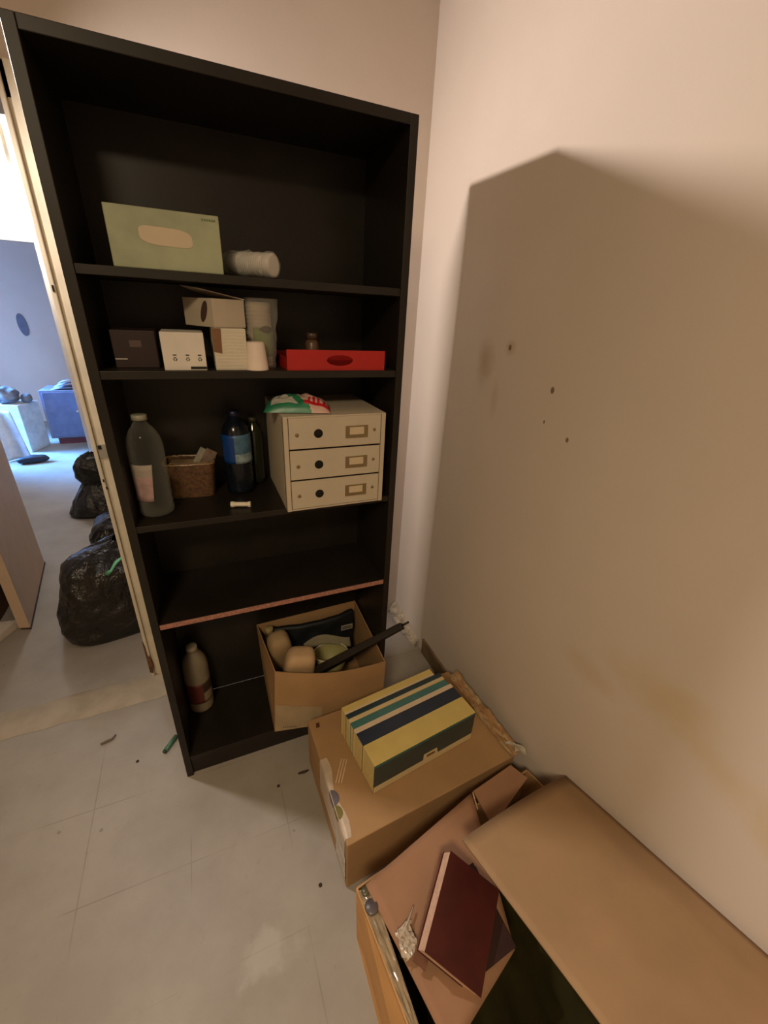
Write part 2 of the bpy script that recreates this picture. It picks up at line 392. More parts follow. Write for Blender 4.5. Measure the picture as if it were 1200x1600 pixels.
pf = [(0.0265, 0), (0.027, 0.002)]
for k in range(14): pf += [(0.0245, 0.004 + k * 0.0065), (0.0270, 0.006 + k * 0.0065), (0.0270, 0.0085 + k * 0.0065)]
pf = [(0.021, 0.0)] + pf + [(0.020, 0.13)]
MB().lathe(pf, 28, mq).build('cups', m_white, t)
m_film = clear_plastic('clear_film', mixf=0.16)
MB().lathe([(0.024, -0.004)] + [(0.0285 + 0.002 * math.sin(k * 2.3), 0.0 + k * 0.012) for k in range(12)] + [(0.020, 0.15), (0.008, 0.165), (0.018, 0.185)], 24, mq, cap=False, wob=lambda an, z: 1 + 0.06 * math.sin(5 * an + z * 90)).build('wrapper', m_film, t)

# ---- shelf B
t = thing('maroon_box', (-0.125, 1.27, SB_), 'dark maroon box in the shade at the left end of its shelf', 'box')
MB().box((-0.172, 1.215, SB_), (-0.078, 1.330, SB_ + 0.085)).build('body', mat('maroon_card', (0.15, 0.075, 0.065), 0.6), t, bevel=0.002)
MB().box((-0.135, 1.2143, SB_ + 0.048), (-0.110, 1.2148, SB_ + 0.063)).build('sticker', mat('dull_sticker', (0.32, 0.25, 0.24), 0.6), t)
MB().box((-0.170, 1.2143, SB_ + 0.020), (-0.145, 1.2148, SB_ + 0.022)).build('print', m_white, t)
t = thing('white_box', (-0.018, 1.23, SB_), 'small white box with three printed recycling icons on its front', 'box')
MB().box((-0.066, 1.170, SB_), (0.029, 1.290, SB_ + 0.086)).build('body', m_white, t, bevel=0.0015)
ic = MB()
for cx in (-0.040, -0.012, 0.015):
    z = SB_ + 0.026
    ic.box((cx - 0.004, 1.1692, z + 0.008), (cx + 0.004, 1.1699, z + 0.0105))
    for k in range(3):
        an = PI / 2 + k * 2 * PI / 3
        p0 = Vector((cx + 0.0042 * math.cos(an - 0.75), 1.1695, z + 0.0042 * math.sin(an - 0.75))); p1 = Vector((cx + 0.0042 * math.cos(an + 0.75), 1.1695, z + 0.0042 * math.sin(an + 0.75)))
        dd = (p1 - p0).normalized(); nn = Vector((-dd.z, 0, dd.x)) * 0.0009
        ic.prism([p0 - nn, p1 - nn, p1 + nn, p0 + nn], (0, -0.0004, 0))
ic.build('recycling_icons', m_dark, t)
MB().box((-0.008, 1.1692, SB_ + 0.003), (0.0285, 1.1699, SB_ + 0.009)).build('printed_bar', m_dark, t)
t = thing('white_box', (0.09, 1.24, SB_), 'white corrugated box with a torn brown corner under the leaning box', 'box')
MB().box((0.050, 1.172, SB_), (0.128, 1.300, SB_ + 0.0975)).build('body', mat('ribbed_white_card', (0.78, 0.74, 0.67), 0.7, 0.04, 30), t, bevel=0.0015)
rb = MB()
for k in range(12): rb.box((0.0505, 1.1712, SB_ + 0.004 + k * 0.0078), (0.1275, 1.1718, SB_ + 0.007 + k * 0.0078))
rb.build('ribs', mat('ribbed_white_card', (0.78, 0.74, 0.67)), t)
MB().prism([(0.0495, 1.1700, SB_ + 0.097), (0.070, 1.1700, SB_ + 0.097), (0.068, 1.1700, SB_ + 0.040), (0.0495, 1.1700, SB_ + 0.044)], (0, 0.001, 0)).build('torn_patch', mat('bare_brown_card', (0.46, 0.33, 0.22), 0.8), t)
# box on top, turned so a corner faces out
t = thing('white_box', (0.055, 1.25, SB_ + 0.098), 'grey-white box with a brown hole and raised lid on top of two boxes', 'box')
u = Vector((math.cos(0.50), math.sin(0.50), 0)); v = Vector((-math.sin(0.50), math.cos(0.50), 0)); c0 = Vector((0.058, 1.176, SB_ + 0.098))
lw, lu, hh = 0.135, 0.088, 0.064
mu = Matrix.Translation(c0) @ Matrix.Rotation(0.50, 4, 'Z')
MB().box((0, 0, 0), (lu, lw, hh), mtx=mu).build('body', mat('grey_white_card', (0.70, 0.65, 0.58), 0.7, 0.06), t, bevel=0.0015)
hl = [mu @ Vector((-0.0006, 0.040 + 0.0135 * math.cos(an) - 0.010 * math.sin(an), 0.034 + 0.024 * math.sin(an))) for an in [2 * PI * k / 24 for k in range(24)]]
MB().prism(hl, mu.to_3x3() @ Vector((0.0008, 0, 0))).build('hole', mat('brown_hole', (0.26, 0.19, 0.15), 0.9), t)
MB().panel([mu @ Vector(p) for p in ((lu, -0.002, hh + 0.001), (lu, lw, hh + 0.001), (0.0, lw, hh + 0.026), (0.0, 0.05, hh + 0.020))], 0.002).build('lid_flap', mat('grey_white_card', (0.70, 0.65, 0.58)), t)
# cups
t = thing('paper_cup', (0.148, 1.185, SB_), 'white paper cup turned upside down in front of the bagged cup stack', 'cup')
MB().lathe([(0.030, 0), (0.031, 0.002), (0.030, 0.004), (0.0235, 0.066), (0.0225, 0.068), (0.021, 0.066)], 28, T((0.150, 1.185, SB_))).build('cup_body', mat('white_paper', (0.83, 0.76, 0.71), 0.6, 0.04), t)
t = thing('cup_stack', (0.172, 1.245, SB_), 'tall clear bag of stacked cups with a green print, left of the red tray', 'cups')
pf = [(0.028, 0.0)]
for k in range(16): pf += [(0.030, 0.004 + k * 0.0095), (0.0325, 0.0075 + k * 0.0095), (0.0315, 0.010 + k * 0.0095)]
pf += [(0.028, 0.160)]
MB().lathe(pf, 28, T((0.172, 1.245, SB_))).build('cups', mat('dull_white_cups', (0.64, 0.58, 0.50), 0.6), t)
MB().grid(lambda p, q: (0.172 + 0.0345 * math.cos(-2.2 + 1.9 * p), 1.245 + 0.0345 * math.sin(-2.2 + 1.9 * p), SB_ + 0.030 + 0.07 * q), 16, 4).build('green_print', mat('green_print', (0.42, 0.46, 0.22), 0.6), t, solid=0.0006)
MB().grid(lambda p, q: (0.172 + 0.0350 * math.cos(-1.75 + 1.2 * p), 1.245 + 0.0350 * math.sin(-1.75 + 1.2 * p), SB_ + 0.096 + 0.009 * math.sin(PI * p) * (2 * q - 1)), 14, 4).build('opening', mat('brown_hole', (0.26, 0.19, 0.15)), t, solid=0.0006)
MB().grid(lambda p, q: (0.172 + (0.0365 + 0.006 * noise.noise(Vector((3 * math.cos(6.283 * p), 3 * math.sin(6.283 * p), q * 6))) + 0.016 * q * max(0, math.cos(6.283 * p))) * math.cos(6.283 * p), 1.245 + 0.0375 * math.sin(6.283 * p), SB_ + 0.001 + 0.168 * q), 40, 14).build('bag', m_film, t)
# red tray with an oval hand hole
m_red = mat('red_plastic', (0.66, 0.10, 0.085), 0.45, 0.05)
tx0, tx1, ty0, ty1, tz0, tz1 = 0.226, 0.506, 1.166, 1.400, SB_, SB_ + 0.052
t = thing('tray', (0.366, 1.28, SB_), 'bright red plastic tray with an oval hand hole in its front', 'tray')
fw = MB(); N = 48; cx, cz = 0.372, SB_ + 0.026
outer = []; inner = []
for k in range(N):
    an = 2 * PI * (k + 0.5) / N; ca, sa = math.cos(an), math.sin(an)
    m_ = min((tx1 - cx if ca > 0 else cx - tx0) / max(abs(ca), 1e-6), 0.026 / max(abs(sa), 1e-6))
    outer.append((cx + ca * m_, cz + sa * m_)); inner.append((cx + 0.0375 * ca, cz + 0.014 * sa))
for cxn, czn in ((tx0, tz0), (tx1, tz0), (tx1, tz1), (tx0, tz1)):   # snap the nearest ring points to the corners
    i = min(range(N), key=lambda i: (outer[i][0] - cxn) ** 2 + (outer[i][1] - czn) ** 2); outer[i] = (cxn, czn)
vs = [(x, ty0, z) for x, z in outer] + [(x, ty0, z) for x, z in inner] + [(x, ty0 + 0.004, z) for x, z in outer] + [(x, ty0 + 0.004, z) for x, z in inner]
fs = []
for k in range(N):
    j = (k + 1) % N
    fs += [(k, j, N + j, N + k), (2 * N + j, 2 * N + k, 3 * N + k, 3 * N + j), (k, 2 * N + k, 2 * N + j, j), (N + k, N + j, 3 * N + j, 3 * N + k)]
fw.add(vs, fs)
fw.box((tx0, ty0 + 0.004, tz0), (tx0 + 0.004, ty1, tz0 + 0.030)); fw.box((tx1 - 0.004, ty0 + 0.004, tz0), (tx1, ty1, tz0 + 0.030)); fw.box((tx0 + 0.004, ty1 - 0.004, tz0), (tx1 - 0.004, ty1, tz0 + 0.030)); fw.box((tx0 + 0.004, ty0 + 0.004, tz0), (tx1 - 0.004, ty1 - 0.004, tz0 + 0.003))
fw.build('tray_body', m_red, t)
t = thing('jar', (0.318, 1.26, SB_ + 0.003), 'small brownish jar standing inside the red tray', 'jar')
MB().lathe([(0.017, 0), (0.019, 0.003), (0.019, 0.06), (0.013, 0.070)], 24, T((0.318, 1.26, SB_ + 0.003))).build('jar_body', mat('brown_jar', (0.36, 0.27, 0.20), 0.35), t)
MB().lathe([(0.016, 0.0702), (0.016, 0.085), (0.014, 0.087)], 24, T((0.318, 1.26, SB_ + 0.003))).build('lid', mat('jar_lid', (0.28, 0.22, 0.17), 0.4), t)

# ---- shelf C
def bottle(name, base, label, prof_h, r, body_m, neck_r=0.013, cap_m=None, ribs=True, cap_h=0.014):
    t = thing(name, base, label, 'bottle'); h = prof_h
    pf = [(r * 0.80, 0.0), (r * 0.97, 0.006), (r, 0.018)]
    if ribs:
        for k in range(1, 12):
            z = 0.018 + k * h * 0.46 / 12
            pf.append((r * (0.955 if k % 2 else 1.0), z))
    pf += [(r, h * 0.52), (r * 1.0, h * 0.62), (r * 0.985, h * 0.71), (r * 0.90, h * 0.785), (r * 0.74, h * 0.845), (r * 0.52, h * 0.89), (neck_r * 1.2, h * 0.92), (neck_r, h * 0.94), (neck_r, h - cap_h)]
    MB().lathe(pf, 36, T(base)).build('bottle_body', body_m, t)
    MB().lathe([(neck_r * 1.25, h - cap_h + 0.0003), (neck_r * 1.25, h - 0.002), (neck_r * 1.1, h)], 28, T(base)).build('cap', cap_m or m_whitep, t)
    return t
m_clear = clear_plastic('clear_bottle_plastic', (0.88, 0.89, 0.84), 0.03, 0.10, 0.32)
wbp = (-0.150, 1.245, SCZ)
t = bottle('water_bottle', wbp, 'clear plastic water bottle with a torn pinkish label left of the basket', 0.282, 0.045, m_clear, 0.015, mat('translucent_cap', (0.55, 0.54, 0.48), 0.4))
MB().lathe([(0.040, 0.003), (0.0425, 0.02), (0.0425, 0.105), (0.0405, 0.106)], 32, T(wbp)).build('water', clear_plastic('still_water', (0.80, 0.82, 0.74), 0.02, 0.05, 0.25), t)
MB().grid(lambda p, q: (wbp[0] + 0.0458 * math.cos(-2.75 + (1.45 - 0.25 * (1 - q)) * p), wbp[1] + 0.0458 * math.sin(-2.75 + (1.45 - 0.25 * (1 - q)) * p), SCZ + 0.052 + 0.105 * q), 18, 6, mask=lambda p, q: 1 if q > 0.72 else 0).build('label', [mat('pink_label', (0.62, 0.51, 0.50), 0.6, 0.2, 30), mat('grey_label', (0.58, 0.54, 0.49), 0.6)], t, solid=0.0006)
# wicker basket with papers
def bpt(u, v, inset=0.0):
    """u 0..1 around a rounded rectangle, v height"""
    hw, hd = 0.073 - inset, 0.048 - inset
    a = 2 * PI * u; ca, sa = math.cos(a), math.sin(a); e = 0.35
    x = hw * math.copysign(abs(ca) ** e, ca); y = hd * math.copysign(abs(sa) ** e, sa)
    k = 0.86 + 0.14 * v
    return Vector((x * k, y * k, v * 0.108))
bm_ = T((-0.052, 1.368, SCZ), rz=-0.10)
t = thing('wicker_basket', (-0.052, 1.368, SCZ), 'brown wicker basket holding papers and small packs, right of the water bottle', 'basket')
def weave(p, q):
    b_ = bpt(p, q); w = 0.0014 * math.sin(2 * PI * p * 36 + PI * (int(q * 14) % 2)); n = Vector((b_.x, b_.y, 0)).normalized()
    return bm_ @ (b_ + n * w)
m_wick = mat('brown_wicker', (0.35, 0.245, 0.16), 0.6, 0.35, 90, 0.3, 150)
wk = MB().grid(weave, 144, 14)
wk.grid(lambda p, q: bm_ @ bpt(p, 0.02 + q * 0.96, 0.005), 60, 4)
wk.prism([bm_ @ (bpt(k / 40, 0.02)) for k in range(40)], (0, 0, 0.003)); wk.build('weave', m_wick, t)
MB().tube([bm_ @ (bpt(k / 60, 1.0, 0.001) + Vector((0, 0, 0.0015 * math.sin(k * 2.5)))) for k in range(61)], 0.004, 8).build('rim', mat('shiny_wicker_rim', (0.50, 0.40, 0.29), 0.25, 0.4, 120), t)
t = thing('paper_sheets', (-0.07, 1.36, SCZ + 0.09), 'loose tan papers lying on top in the wicker basket', 'paper')
for k in range(3):
    MB().grid(lambda p, q: bm_ @ Vector((-0.060 + 0.105 * p + 0.004 * k, -0.036 + 0.07 * q - 0.002 * k, 0.094 + 0.005 * k + 0.010 * math.sin(2.6 * p + k) * (1 - q) )), 12, 8).build('sheet', mat('tan_paper', (0.60, 0.50, 0.39), 0.7), t, solid=0.0006)
t = thing('small_pack', (-0.02, 1.375, SCZ + 0.09), 'grey-white slim pack leaning in the wicker basket, left one', 'pack')
MB().box((-0.010, -0.006, -0.02), (0.010, 0.006, 0.052), mtx=bm_ @ T((0.018, 0.004, 0.098), ry=0.55, rx=-0.15)).build('body', mat('pack_grey', (0.52, 0.50, 0.44), 0.5, 0.2, 60), t, bevel=0.001)
t = thing('small_pack', (0.00, 1.375, SCZ + 0.09), 'brownish wide pack leaning in the wicker basket, right one', 'pack')
MB().box((-0.017, -0.006, -0.02), (0.017, 0.006, 0.048), mtx=bm_ @ T((0.044, 0.004, 0.094), ry=0.55, rx=-0.15)).build('body', mat('pack_brown', (0.42, 0.34, 0.29), 0.5, 0.3, 60), t, bevel=0.001)
# dark blue bottle, green bottle
bb_ = (0.090, 1.345, SCZ)
t = bottle('blue_bottle', bb_, 'dark blue bottle with a light blue label beside the white drawer unit', 0.262, 0.043, mat('dark_blue_plastic', (0.065, 0.085, 0.12), 0.18, 0.2), 0.014, mat('navy_cap', (0.05, 0.06, 0.16), 0.4), cap_h=0.022)
MB().grid(lambda p, q: (bb_[0] + 0.0440 * math.cos(-2.9 + 2.7 * p), bb_[1] + 0.0440 * math.sin(-2.9 + 2.7 * p), SCZ + 0.105 + 0.090 * q), 27, 9, mask=lambda p, q: 0 if p < 0.42 else (1 if q > 0.30 or p > 0.9 else 2)).build('label', [mat('label_blue', (0.06, 0.22, 0.48), 0.4), mat('label_pale_blue', (0.28, 0.42, 0.52), 0.4, 0.3, 40), mat('label_white_blue', (0.50, 0.57, 0.60), 0.4, 0.3, 60)], t, solid=0.0006)
gb = (0.150, 1.405, SCZ)
bottle('glass_bottle', gb, 'slim dark green glass bottle behind the dark blue bottle', 0.225, 0.026, mat('dark_green_glass', (0.10, 0.12, 0.06), 0.12, spec=0.7), 0.010, mat('olive_cap', (0.24, 0.23, 0.15), 0.4), ribs=False)
# white spool
t = thing('white_tube', (0.075, 1.211, SCZ), 'small white plastic tube lying on the shelf below the blue bottle', 'tube')
dq = Vector((1, -0.28, 0)).normalized(); mq = Matrix.Translation(Vector((0.075, 1.211, SCZ + 0.0092)) - dq * 0.029) @ dq.to_track_quat('Z', 'Y').to_matrix().to_4x4()
MB().lathe([(0.0055, 0.001), (0.0085, 0), (0.0090, 0.003), (0.0088, 0.009), (0.0070, 0.012), (0.0070, 0.048), (0.0088, 0.051), (0.0092, 0.055), (0.0085, 0.058), (0.0045, 0.0575), (0.0045, 0.05)], 28, mq).build('tube_body', mat('bright_white_plastic', (0.86, 0.82, 0.74), 0.4, 0.03), t)

# white drawer unit
m_dr = mat('cream_white_card', (0.715, 0.665, 0.585), 0.55, 0.04, 5)
DX0, DX1, DY0, DZ0, DZ1 = 0.200, 0.504, 1.132, SCZ, SCZ + 0.284
t = thing('drawer_unit', (0.352, 1.28, SCZ), 'cream white three-drawer desk unit with round finger holes on the shelf', 'drawer unit')
cs = MB()
cs.box((DX0, DY0, DZ0), (DX0 + 0.013, 1.440, DZ1)); cs.box((DX1 - 0.013, DY0, DZ0), (DX1, 1.440, DZ1))
cs.box((DX0 + 0.013, DY0 + 0.002, DZ1 - 0.005), (DX1 - 0.013, 1.440, DZ1)); cs.box((DX0 + 0.013, DY0 + 0.002, DZ0), (DX1 - 0.013, 1.440, DZ0 + 0.005)); cs.box((DX0 + 0.013, 1.435, DZ0 + 0.005), (DX1 - 0.013, 1.440, DZ1 - 0.005))
cs.build('casing', m_dr, t, bevel=0.0012)
MB().box((DX0 - 0.0008, DY0 + 0.012, DZ0 + 0.002), (DX0 - 0.0001, DY0 + 0.0135, DZ1 - 0.002)).build('edge_seam', m_hole, t)
dh = (DZ1 - DZ0 - 0.010 - 0.012) / 3
for k in range(3):
    z0 = DZ0 + 0.007 + k * (dh + 0.005); x0, x1 = DX0 + 0.0150, DX1 - 0.0150
    dw = MB(); dw.box((x0, DY0 + 0.001, z0), (x1, DY0 + 0.005, z0 + dh)); dw.box((x0, DY0 + 0.005, z0), (x0 + 0.003, 1.42, z0 + dh - 0.01)); dw.box((x1 - 0.003, DY0 + 0.005, z0), (x1, 1.42, z0 + dh - 0.01)); dw.box((x0 + 0.003, DY0 + 0.005, z0), (x1 - 0.003, 1.42, z0 + 0.003))
    dr = dw.build('drawer', m_dr, t, bevel=0.0008)
    zc = z0 + dh * 0.48; R90 = Matrix.Rotation(PI / 2, 4, 'X')
    MB().lathe([(0.0130, 0.0), (0.0128, 0.0008)], 28, Matrix.Translation((x0 + 0.083, DY0 + 0.0011, zc)) @ R90).build('finger_hole', m_hole, dr)
    fr = MB(); lx0, lx1, lz0, lz1 = x1 - 0.110, x1 - 0.041, zc - 0.019, zc + 0.017
    for bx in ((lx0, lz0, lx1, lz0 + 0.010), (lx0, lz1 - 0.004, lx1, lz1), (lx0, lz0 + 0.010, lx0 + 0.012, lz1 - 0.004), (lx1 - 0.012, lz0 + 0.010, lx1, lz1 - 0.004)): fr.box((bx[0], DY0 - 0.0008, bx[1]), (bx[2], DY0 + 0.0009, bx[3]))
    fr.build('label_holder', mat('dull_brass', (0.50, 0.43, 0.30), 0.45, 0.1, 30, metallic=0.3), dr)
    MB().box((lx0 + 0.012, DY0 + 0.0002, lz0 + 0.010), (lx1 - 0.012, DY0 + 0.0010, lz1 - 0.004)).build('label_card', mat('blank_label', (0.78, 0.71, 0.60), 0.6), dr)
    for sx, rr in ((x0 + 0.022, 0.0055), (x1 - 0.020, 0.0050)):
        MB().lathe([(rr, 0), (rr * 0.9, 0.0012), (rr * 0.4, 0.0016)], 18, Matrix.Translation((sx, DY0 + 0.0010, zc - (0.002 if sx < 0.3 else -0.002))) @ R90).build('stud', mat('dull_brass', (0.50, 0.43, 0.30)), dr)
# snack bag on the drawer unit
t = thing('snack_bag', (0.255, 1.20, DZ1), 'crumpled red, white and green packet lying on the drawer unit', 'packet')
bo = T((0.262, 1.222, DZ1), rz=-0.25)
def pil(p, q, top=True):
    x = -0.092 + 0.184 * p; y = -0.060 + 0.12 * q
    e = (1 - abs(2 * p - 1) ** 2.5) * (1 - abs(2 * q - 1) ** 2.5)
    z = 0.003 + (0.038 * e ** 0.6 + 0.009 * noise.noise(Vector((p * 7, q * 7, 2))) * e if top else 0)
    return bo @ Vector((x, y, z))
def bagmask(p, q):
    if p > 0.60 and 0.10 < q < 0.42 + 0.25 * (p - 0.6): return 2 if q < 0.22 or int(p * 26) % 2 else 3
    dgn = q - (1.05 - 1.75 * p)
    if 0.0 < dgn < 0.22: return 1
    if dgn <= 0 and (q < 0.12 or p < 0.10): return 1
    return 0 if dgn <= 0 else 3
sbm = [mat('packet_white', (0.72, 0.70, 0.66), 0.35, 0.1, 30), mat('packet_green', (0.16, 0.45, 0.32), 0.35), mat('packet_red', (0.72, 0.13, 0.17), 0.35), mat('packet_pink_white', (0.76, 0.62, 0.57), 0.35, 0.12, 25)]
sg = MB().grid(pil, 56, 40, mask=bagmask).grid(lambda p, q: pil(p, q, False), 12, 12, 3)
sg.build('packet_body', sbm, t)

# ---- bottom shelf: bottle and carton
bt = (-0.150, 1.385, SE)
t = bottle('cleaner_bottle', bt, 'white plastic bottle with a dull red label on the bottom shelf', 0.318, 0.047, mat('milky_plastic', (0.50, 0.46, 0.38), 0.4, 0.08), 0.016, mat('pale_cap', (0.62, 0.58, 0.50), 0.35), ribs=False, cap_h=0.022)
MB().grid(lambda p, q: (bt[0] + 0.0480 * math.cos(-2.95 + 2.75 * p), bt[1] + 0.0480 * math.sin(-2.95 + 2.75 * p), SE + 0.055 + 0.10 * q), 22, 8, mask=lambda p, q: 0 if p < 0.62 else (1 if q > 0.5 else 2)).build('label', [mat('dull_red_label', (0.36, 0.17, 0.14), 0.5), mat('dark_label', (0.22, 0.17, 0.13), 0.5), mat('beige_label', (0.50, 0.45, 0.36), 0.5)], t, solid=0.0006)

# open carton: corner points bottom / top
cb = [Vector(p) for p in ((0.106, 1.150, SE + 0.002), (0.520, 1.070, SE + 0.002), (0.530, 1.430, SE + 0.002), (0.110, 1.440, SE + 0.002))]
ctp = [Vector(p) for p in ((0.127, 1.162, 0.400), (0.530, 1.080, 0.385), (0.531, 1.440, 0.415), (0.100, 1.442, 0.400))]
t = thing('cardboard_box', (0.32, 1.27, SE), 'open brown cardboard box of odds and ends on the bottom shelf', 'box')
bd = MB()
bd.panel([p + Vector((0, 0, 0.002)) for p in cb], 0.004)
mid = [(a + b) / 2 + Vector((0, -0.006, -0.016)) for a, b in ((ctp[0], ctp[1]),)][0]
def frontw(p, q):
    bot = cb[0].lerp(cb[1], p); top = ctp[0].lerp(ctp[1], p) + Vector((0, -0.010, -0.022)) * math.sin(PI * p)
    return bot.lerp(top, q)
def thick(fn, n, nu, nv):
    n = Vector(n); return MB().grid(fn, nu, nv).grid(lambda p, q: Vector(fn(p, q)) + n, nu, nv)
bd.grid(frontw, 16, 4); bd.grid(lambda p, q: frontw(p, q) + Vector((0, 0.004, 0)), 16, 4); bd.grid(lambda p, q: frontw(p, 1) + Vector((0, 0.004 * q, 0)), 16, 1)
for i, j in ((1, 2), (2, 3), (3, 0)): bd.panel([cb[i], cb[j], ctp[j], ctp[i]], 0.004)
bd.build('body', m_card, t)
MB().grid(lambda p, q: frontw(0.004 + 0.42 * p, 0.01 + (0.46 - 0.10 * p) * q) + Vector((0, -0.0012, 0)), 10, 3).build('label_sheet', mat('faded_label', (0.62, 0.54, 0.42), 0.7, 0.1), t)
px_ = MB()
for k in range(8):
    px_.grid(lambda p, q: frontw(0.07 + 0.016 * k + 0.010 * p, 0.055 - 0.003 * k + 0.025 * q) + Vector((0, -0.0024, 0)), 1, 1)
px_.build('faint_print', mat('faint_grey_print', (0.42, 0.38, 0.32), 0.7), t)
# things inside the open carton
t = thing('dark_bag', (0.33, 1.37, SE + 0.006), 'dark blue-black bag with a white tag at the back of the open box', 'bag')
def dkb(p, q):
    x = 0.135 + 0.375 * p; z = SE + 0.010 + 0.285 * q
    y = 1.405 - 0.040 * math.sin(PI * p) * (1 - 0.5 * q) + 0.012 * noise.noise(Vector((x * 14, z * 14, 0)))
    return (x, y, z)
MB().grid(dkb, 26, 20).build('bag_body', mat('navy_black_fabric', (0.075, 0.09, 0.105), 0.6, 0.3, 20), t, solid=0.02)
tg = MB().box((0.440, 1.352, 0.340), (0.492, 1.354, 0.366)); tg.build('tag', mat('grey_tag', (0.55, 0.53, 0.46), 0.6), t)
MB().box((0.446, 1.3512, 0.348), (0.486, 1.3522, 0.351)).box((0.446, 1.3512, 0.355), (0.486, 1.3522, 0.358)).build('print', m_dark, t)
t = thing('foam_pad', (0.22, 1.22, SE + 0.006), 'rounded off-white pad bulging from the left of the open box', 'pad')
def blob(c, r, rot, ex=2.6, seed=0, amp=0.08):
    m_ = T(c, *rot)
    def f(p, q):
        a = 2 * PI * p; b_ = PI * (q - 0.5)
        sp = lambda w, e: math.copysign(abs(w) ** (2 / e), w)
        v_ = Vector((r[0] * sp(math.cos(b_), ex) * sp(math.cos(a), ex), r[1] * sp(math.cos(b_), ex) * sp(math.sin(a), ex), r[2] * sp(math.sin(b_), ex)))
        k = 1 + amp * noise.noise(v_ * 14 + Vector((seed, 0, 0)))
        return m_ @ (v_ * k)
    return f
MB().grid(blob((0.226, 1.228, 0.322), (0.060, 0.048, 0.108), (0.22, 0.12, -0.15), ex=3.6), 36, 22).build('pad_body', mat('offwhite_pad', (0.72, 0.60, 0.46), 0.7, 0.06), t, weld=True)
t = thing('foam_pad', (0.17, 1.28, SE + 0.006), 'second off-white pad behind the first in the open box', 'pad')
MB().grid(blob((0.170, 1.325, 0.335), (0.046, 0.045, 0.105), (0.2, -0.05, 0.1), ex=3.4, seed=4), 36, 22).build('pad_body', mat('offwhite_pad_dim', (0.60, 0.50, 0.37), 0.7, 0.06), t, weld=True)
t = bottle('spray_bottle', (0.142, 1.385, SE + 0.006), 'bottle with a small cream cap behind the pads in the open box', 0.315, 0.026, mat('dim_olive_plastic', (0.25, 0.22, 0.14), 0.5), 0.013, mat('cream_cap', (0.62, 0.55, 0.38), 0.4), ribs=False, cap_h=0.03)
t = thing('bowl', (0.375, 1.235, SE + 0.006), 'pale green bowl with a white rim inside the open box', 'bowl')
mb_ = T((0.368, 1.258, 0.228), rx=-0.22)
MB().lathe([(0.030, 0.0), (0.055, 0.02), (0.072, 0.085), (0.070, 0.086), (0.053, 0.024), (0.02, 0.008)], 40, mb_).build('bowl_body', mat('pale_green_ceramic', (0.62, 0.60, 0.40), 0.35, 0.05), t)
MB().tube([mb_ @ Vector((0.071 * math.cos(2 * PI * k / 48), 0.071 * math.sin(2 * PI * k / 48), 0.086)) for k in range(49)], 0.0035, 10).build('rim', m_whitep, t)
MB().lathe([(0.03, -0.105), (0.03, 0.0)], 24, mb_).build('foot', mat('pale_green_ceramic', (0.62, 0.60, 0.40)), t)
t = thing('paper_sheet', (0.36, 1.31, 0.33), 'curled grey-white sheet behind the bowl in the open box', 'paper')
MB().grid(lambda p, q: (0.270 + 0.20 * p, 1.315 + 0.02 * q + 0.010 * math.sin(5 * p), 0.335 + 0.018 * math.sin(4.2 * p) - 0.035 * (1 - q)), 22, 6).build('sheet', mat('grey_paper', (0.50, 0.47, 0.38), 0.7), t, solid=0.001)
# black pole sticking out
t = thing('pole', (0.45, 1.14, 0.4), 'black pole with a thin tip poking out of the open box', 'pole')
pa, pb = Vector((0.290, 1.205, 0.300)), Vector((0.616, 1.075, 0.560))
dp = (pb - pa).normalized(); sd_ = dp.cross(Vector((0, -0.6, 1))).normalized(); up_ = sd_.cross(dp)
m_pole = mat('matt_black_plastic', (0.10, 0.075, 0.05), 0.5)
pl = MB(); pe = pb - dp * 0.030
prof = [(-0.024, -0.016), (0.024, -0.016), (0.024, 0.016), (-0.024, 0.016)]
pl.hexa([pa + up_ * a + sd_ * b for a, b in prof] + [pe + up_ * a * 0.60 + sd_ * b * 0.75 for a, b in prof]); pl.build('shaft', m_pole, t, bevel=0.003)
MB().tube([pe - dp * 0.004 + up_ * 0.004, pb + up_ * 0.004], 0.0042).build('tip', m_pole, t)

# ------------------------------------------------------------------ sealed cardboard box by the wall
B1 = [Vector(p) for p in ((0.222, 0.618, 0.0), (0.852, 0.662, 0.0), (0.832, 1.075, 0.0), (0.214, 1.052, 0.0))]
H1 = 0.232
t = thing('cardboard_box', (0.53, 0.85, 0), 'closed brown cardboard box carrying the striped books beside the wall', 'box')
MB().hexa(B1 + [p + Vector((0, 0, H1)) for p in B1]).build('body', m_card, t, bevel=0.004)
top = lambda x, y, z=H1 + 0.0008: Vector((x, y, z))
m_tape = mat('shiny_tape', (0.70, 0.66, 0.60), 0.18, 0.15, 20, 0.25, 30)
m_label = mat('pale_label', (0.72, 0.65, 0.57), 0.4, 0.1, 25)
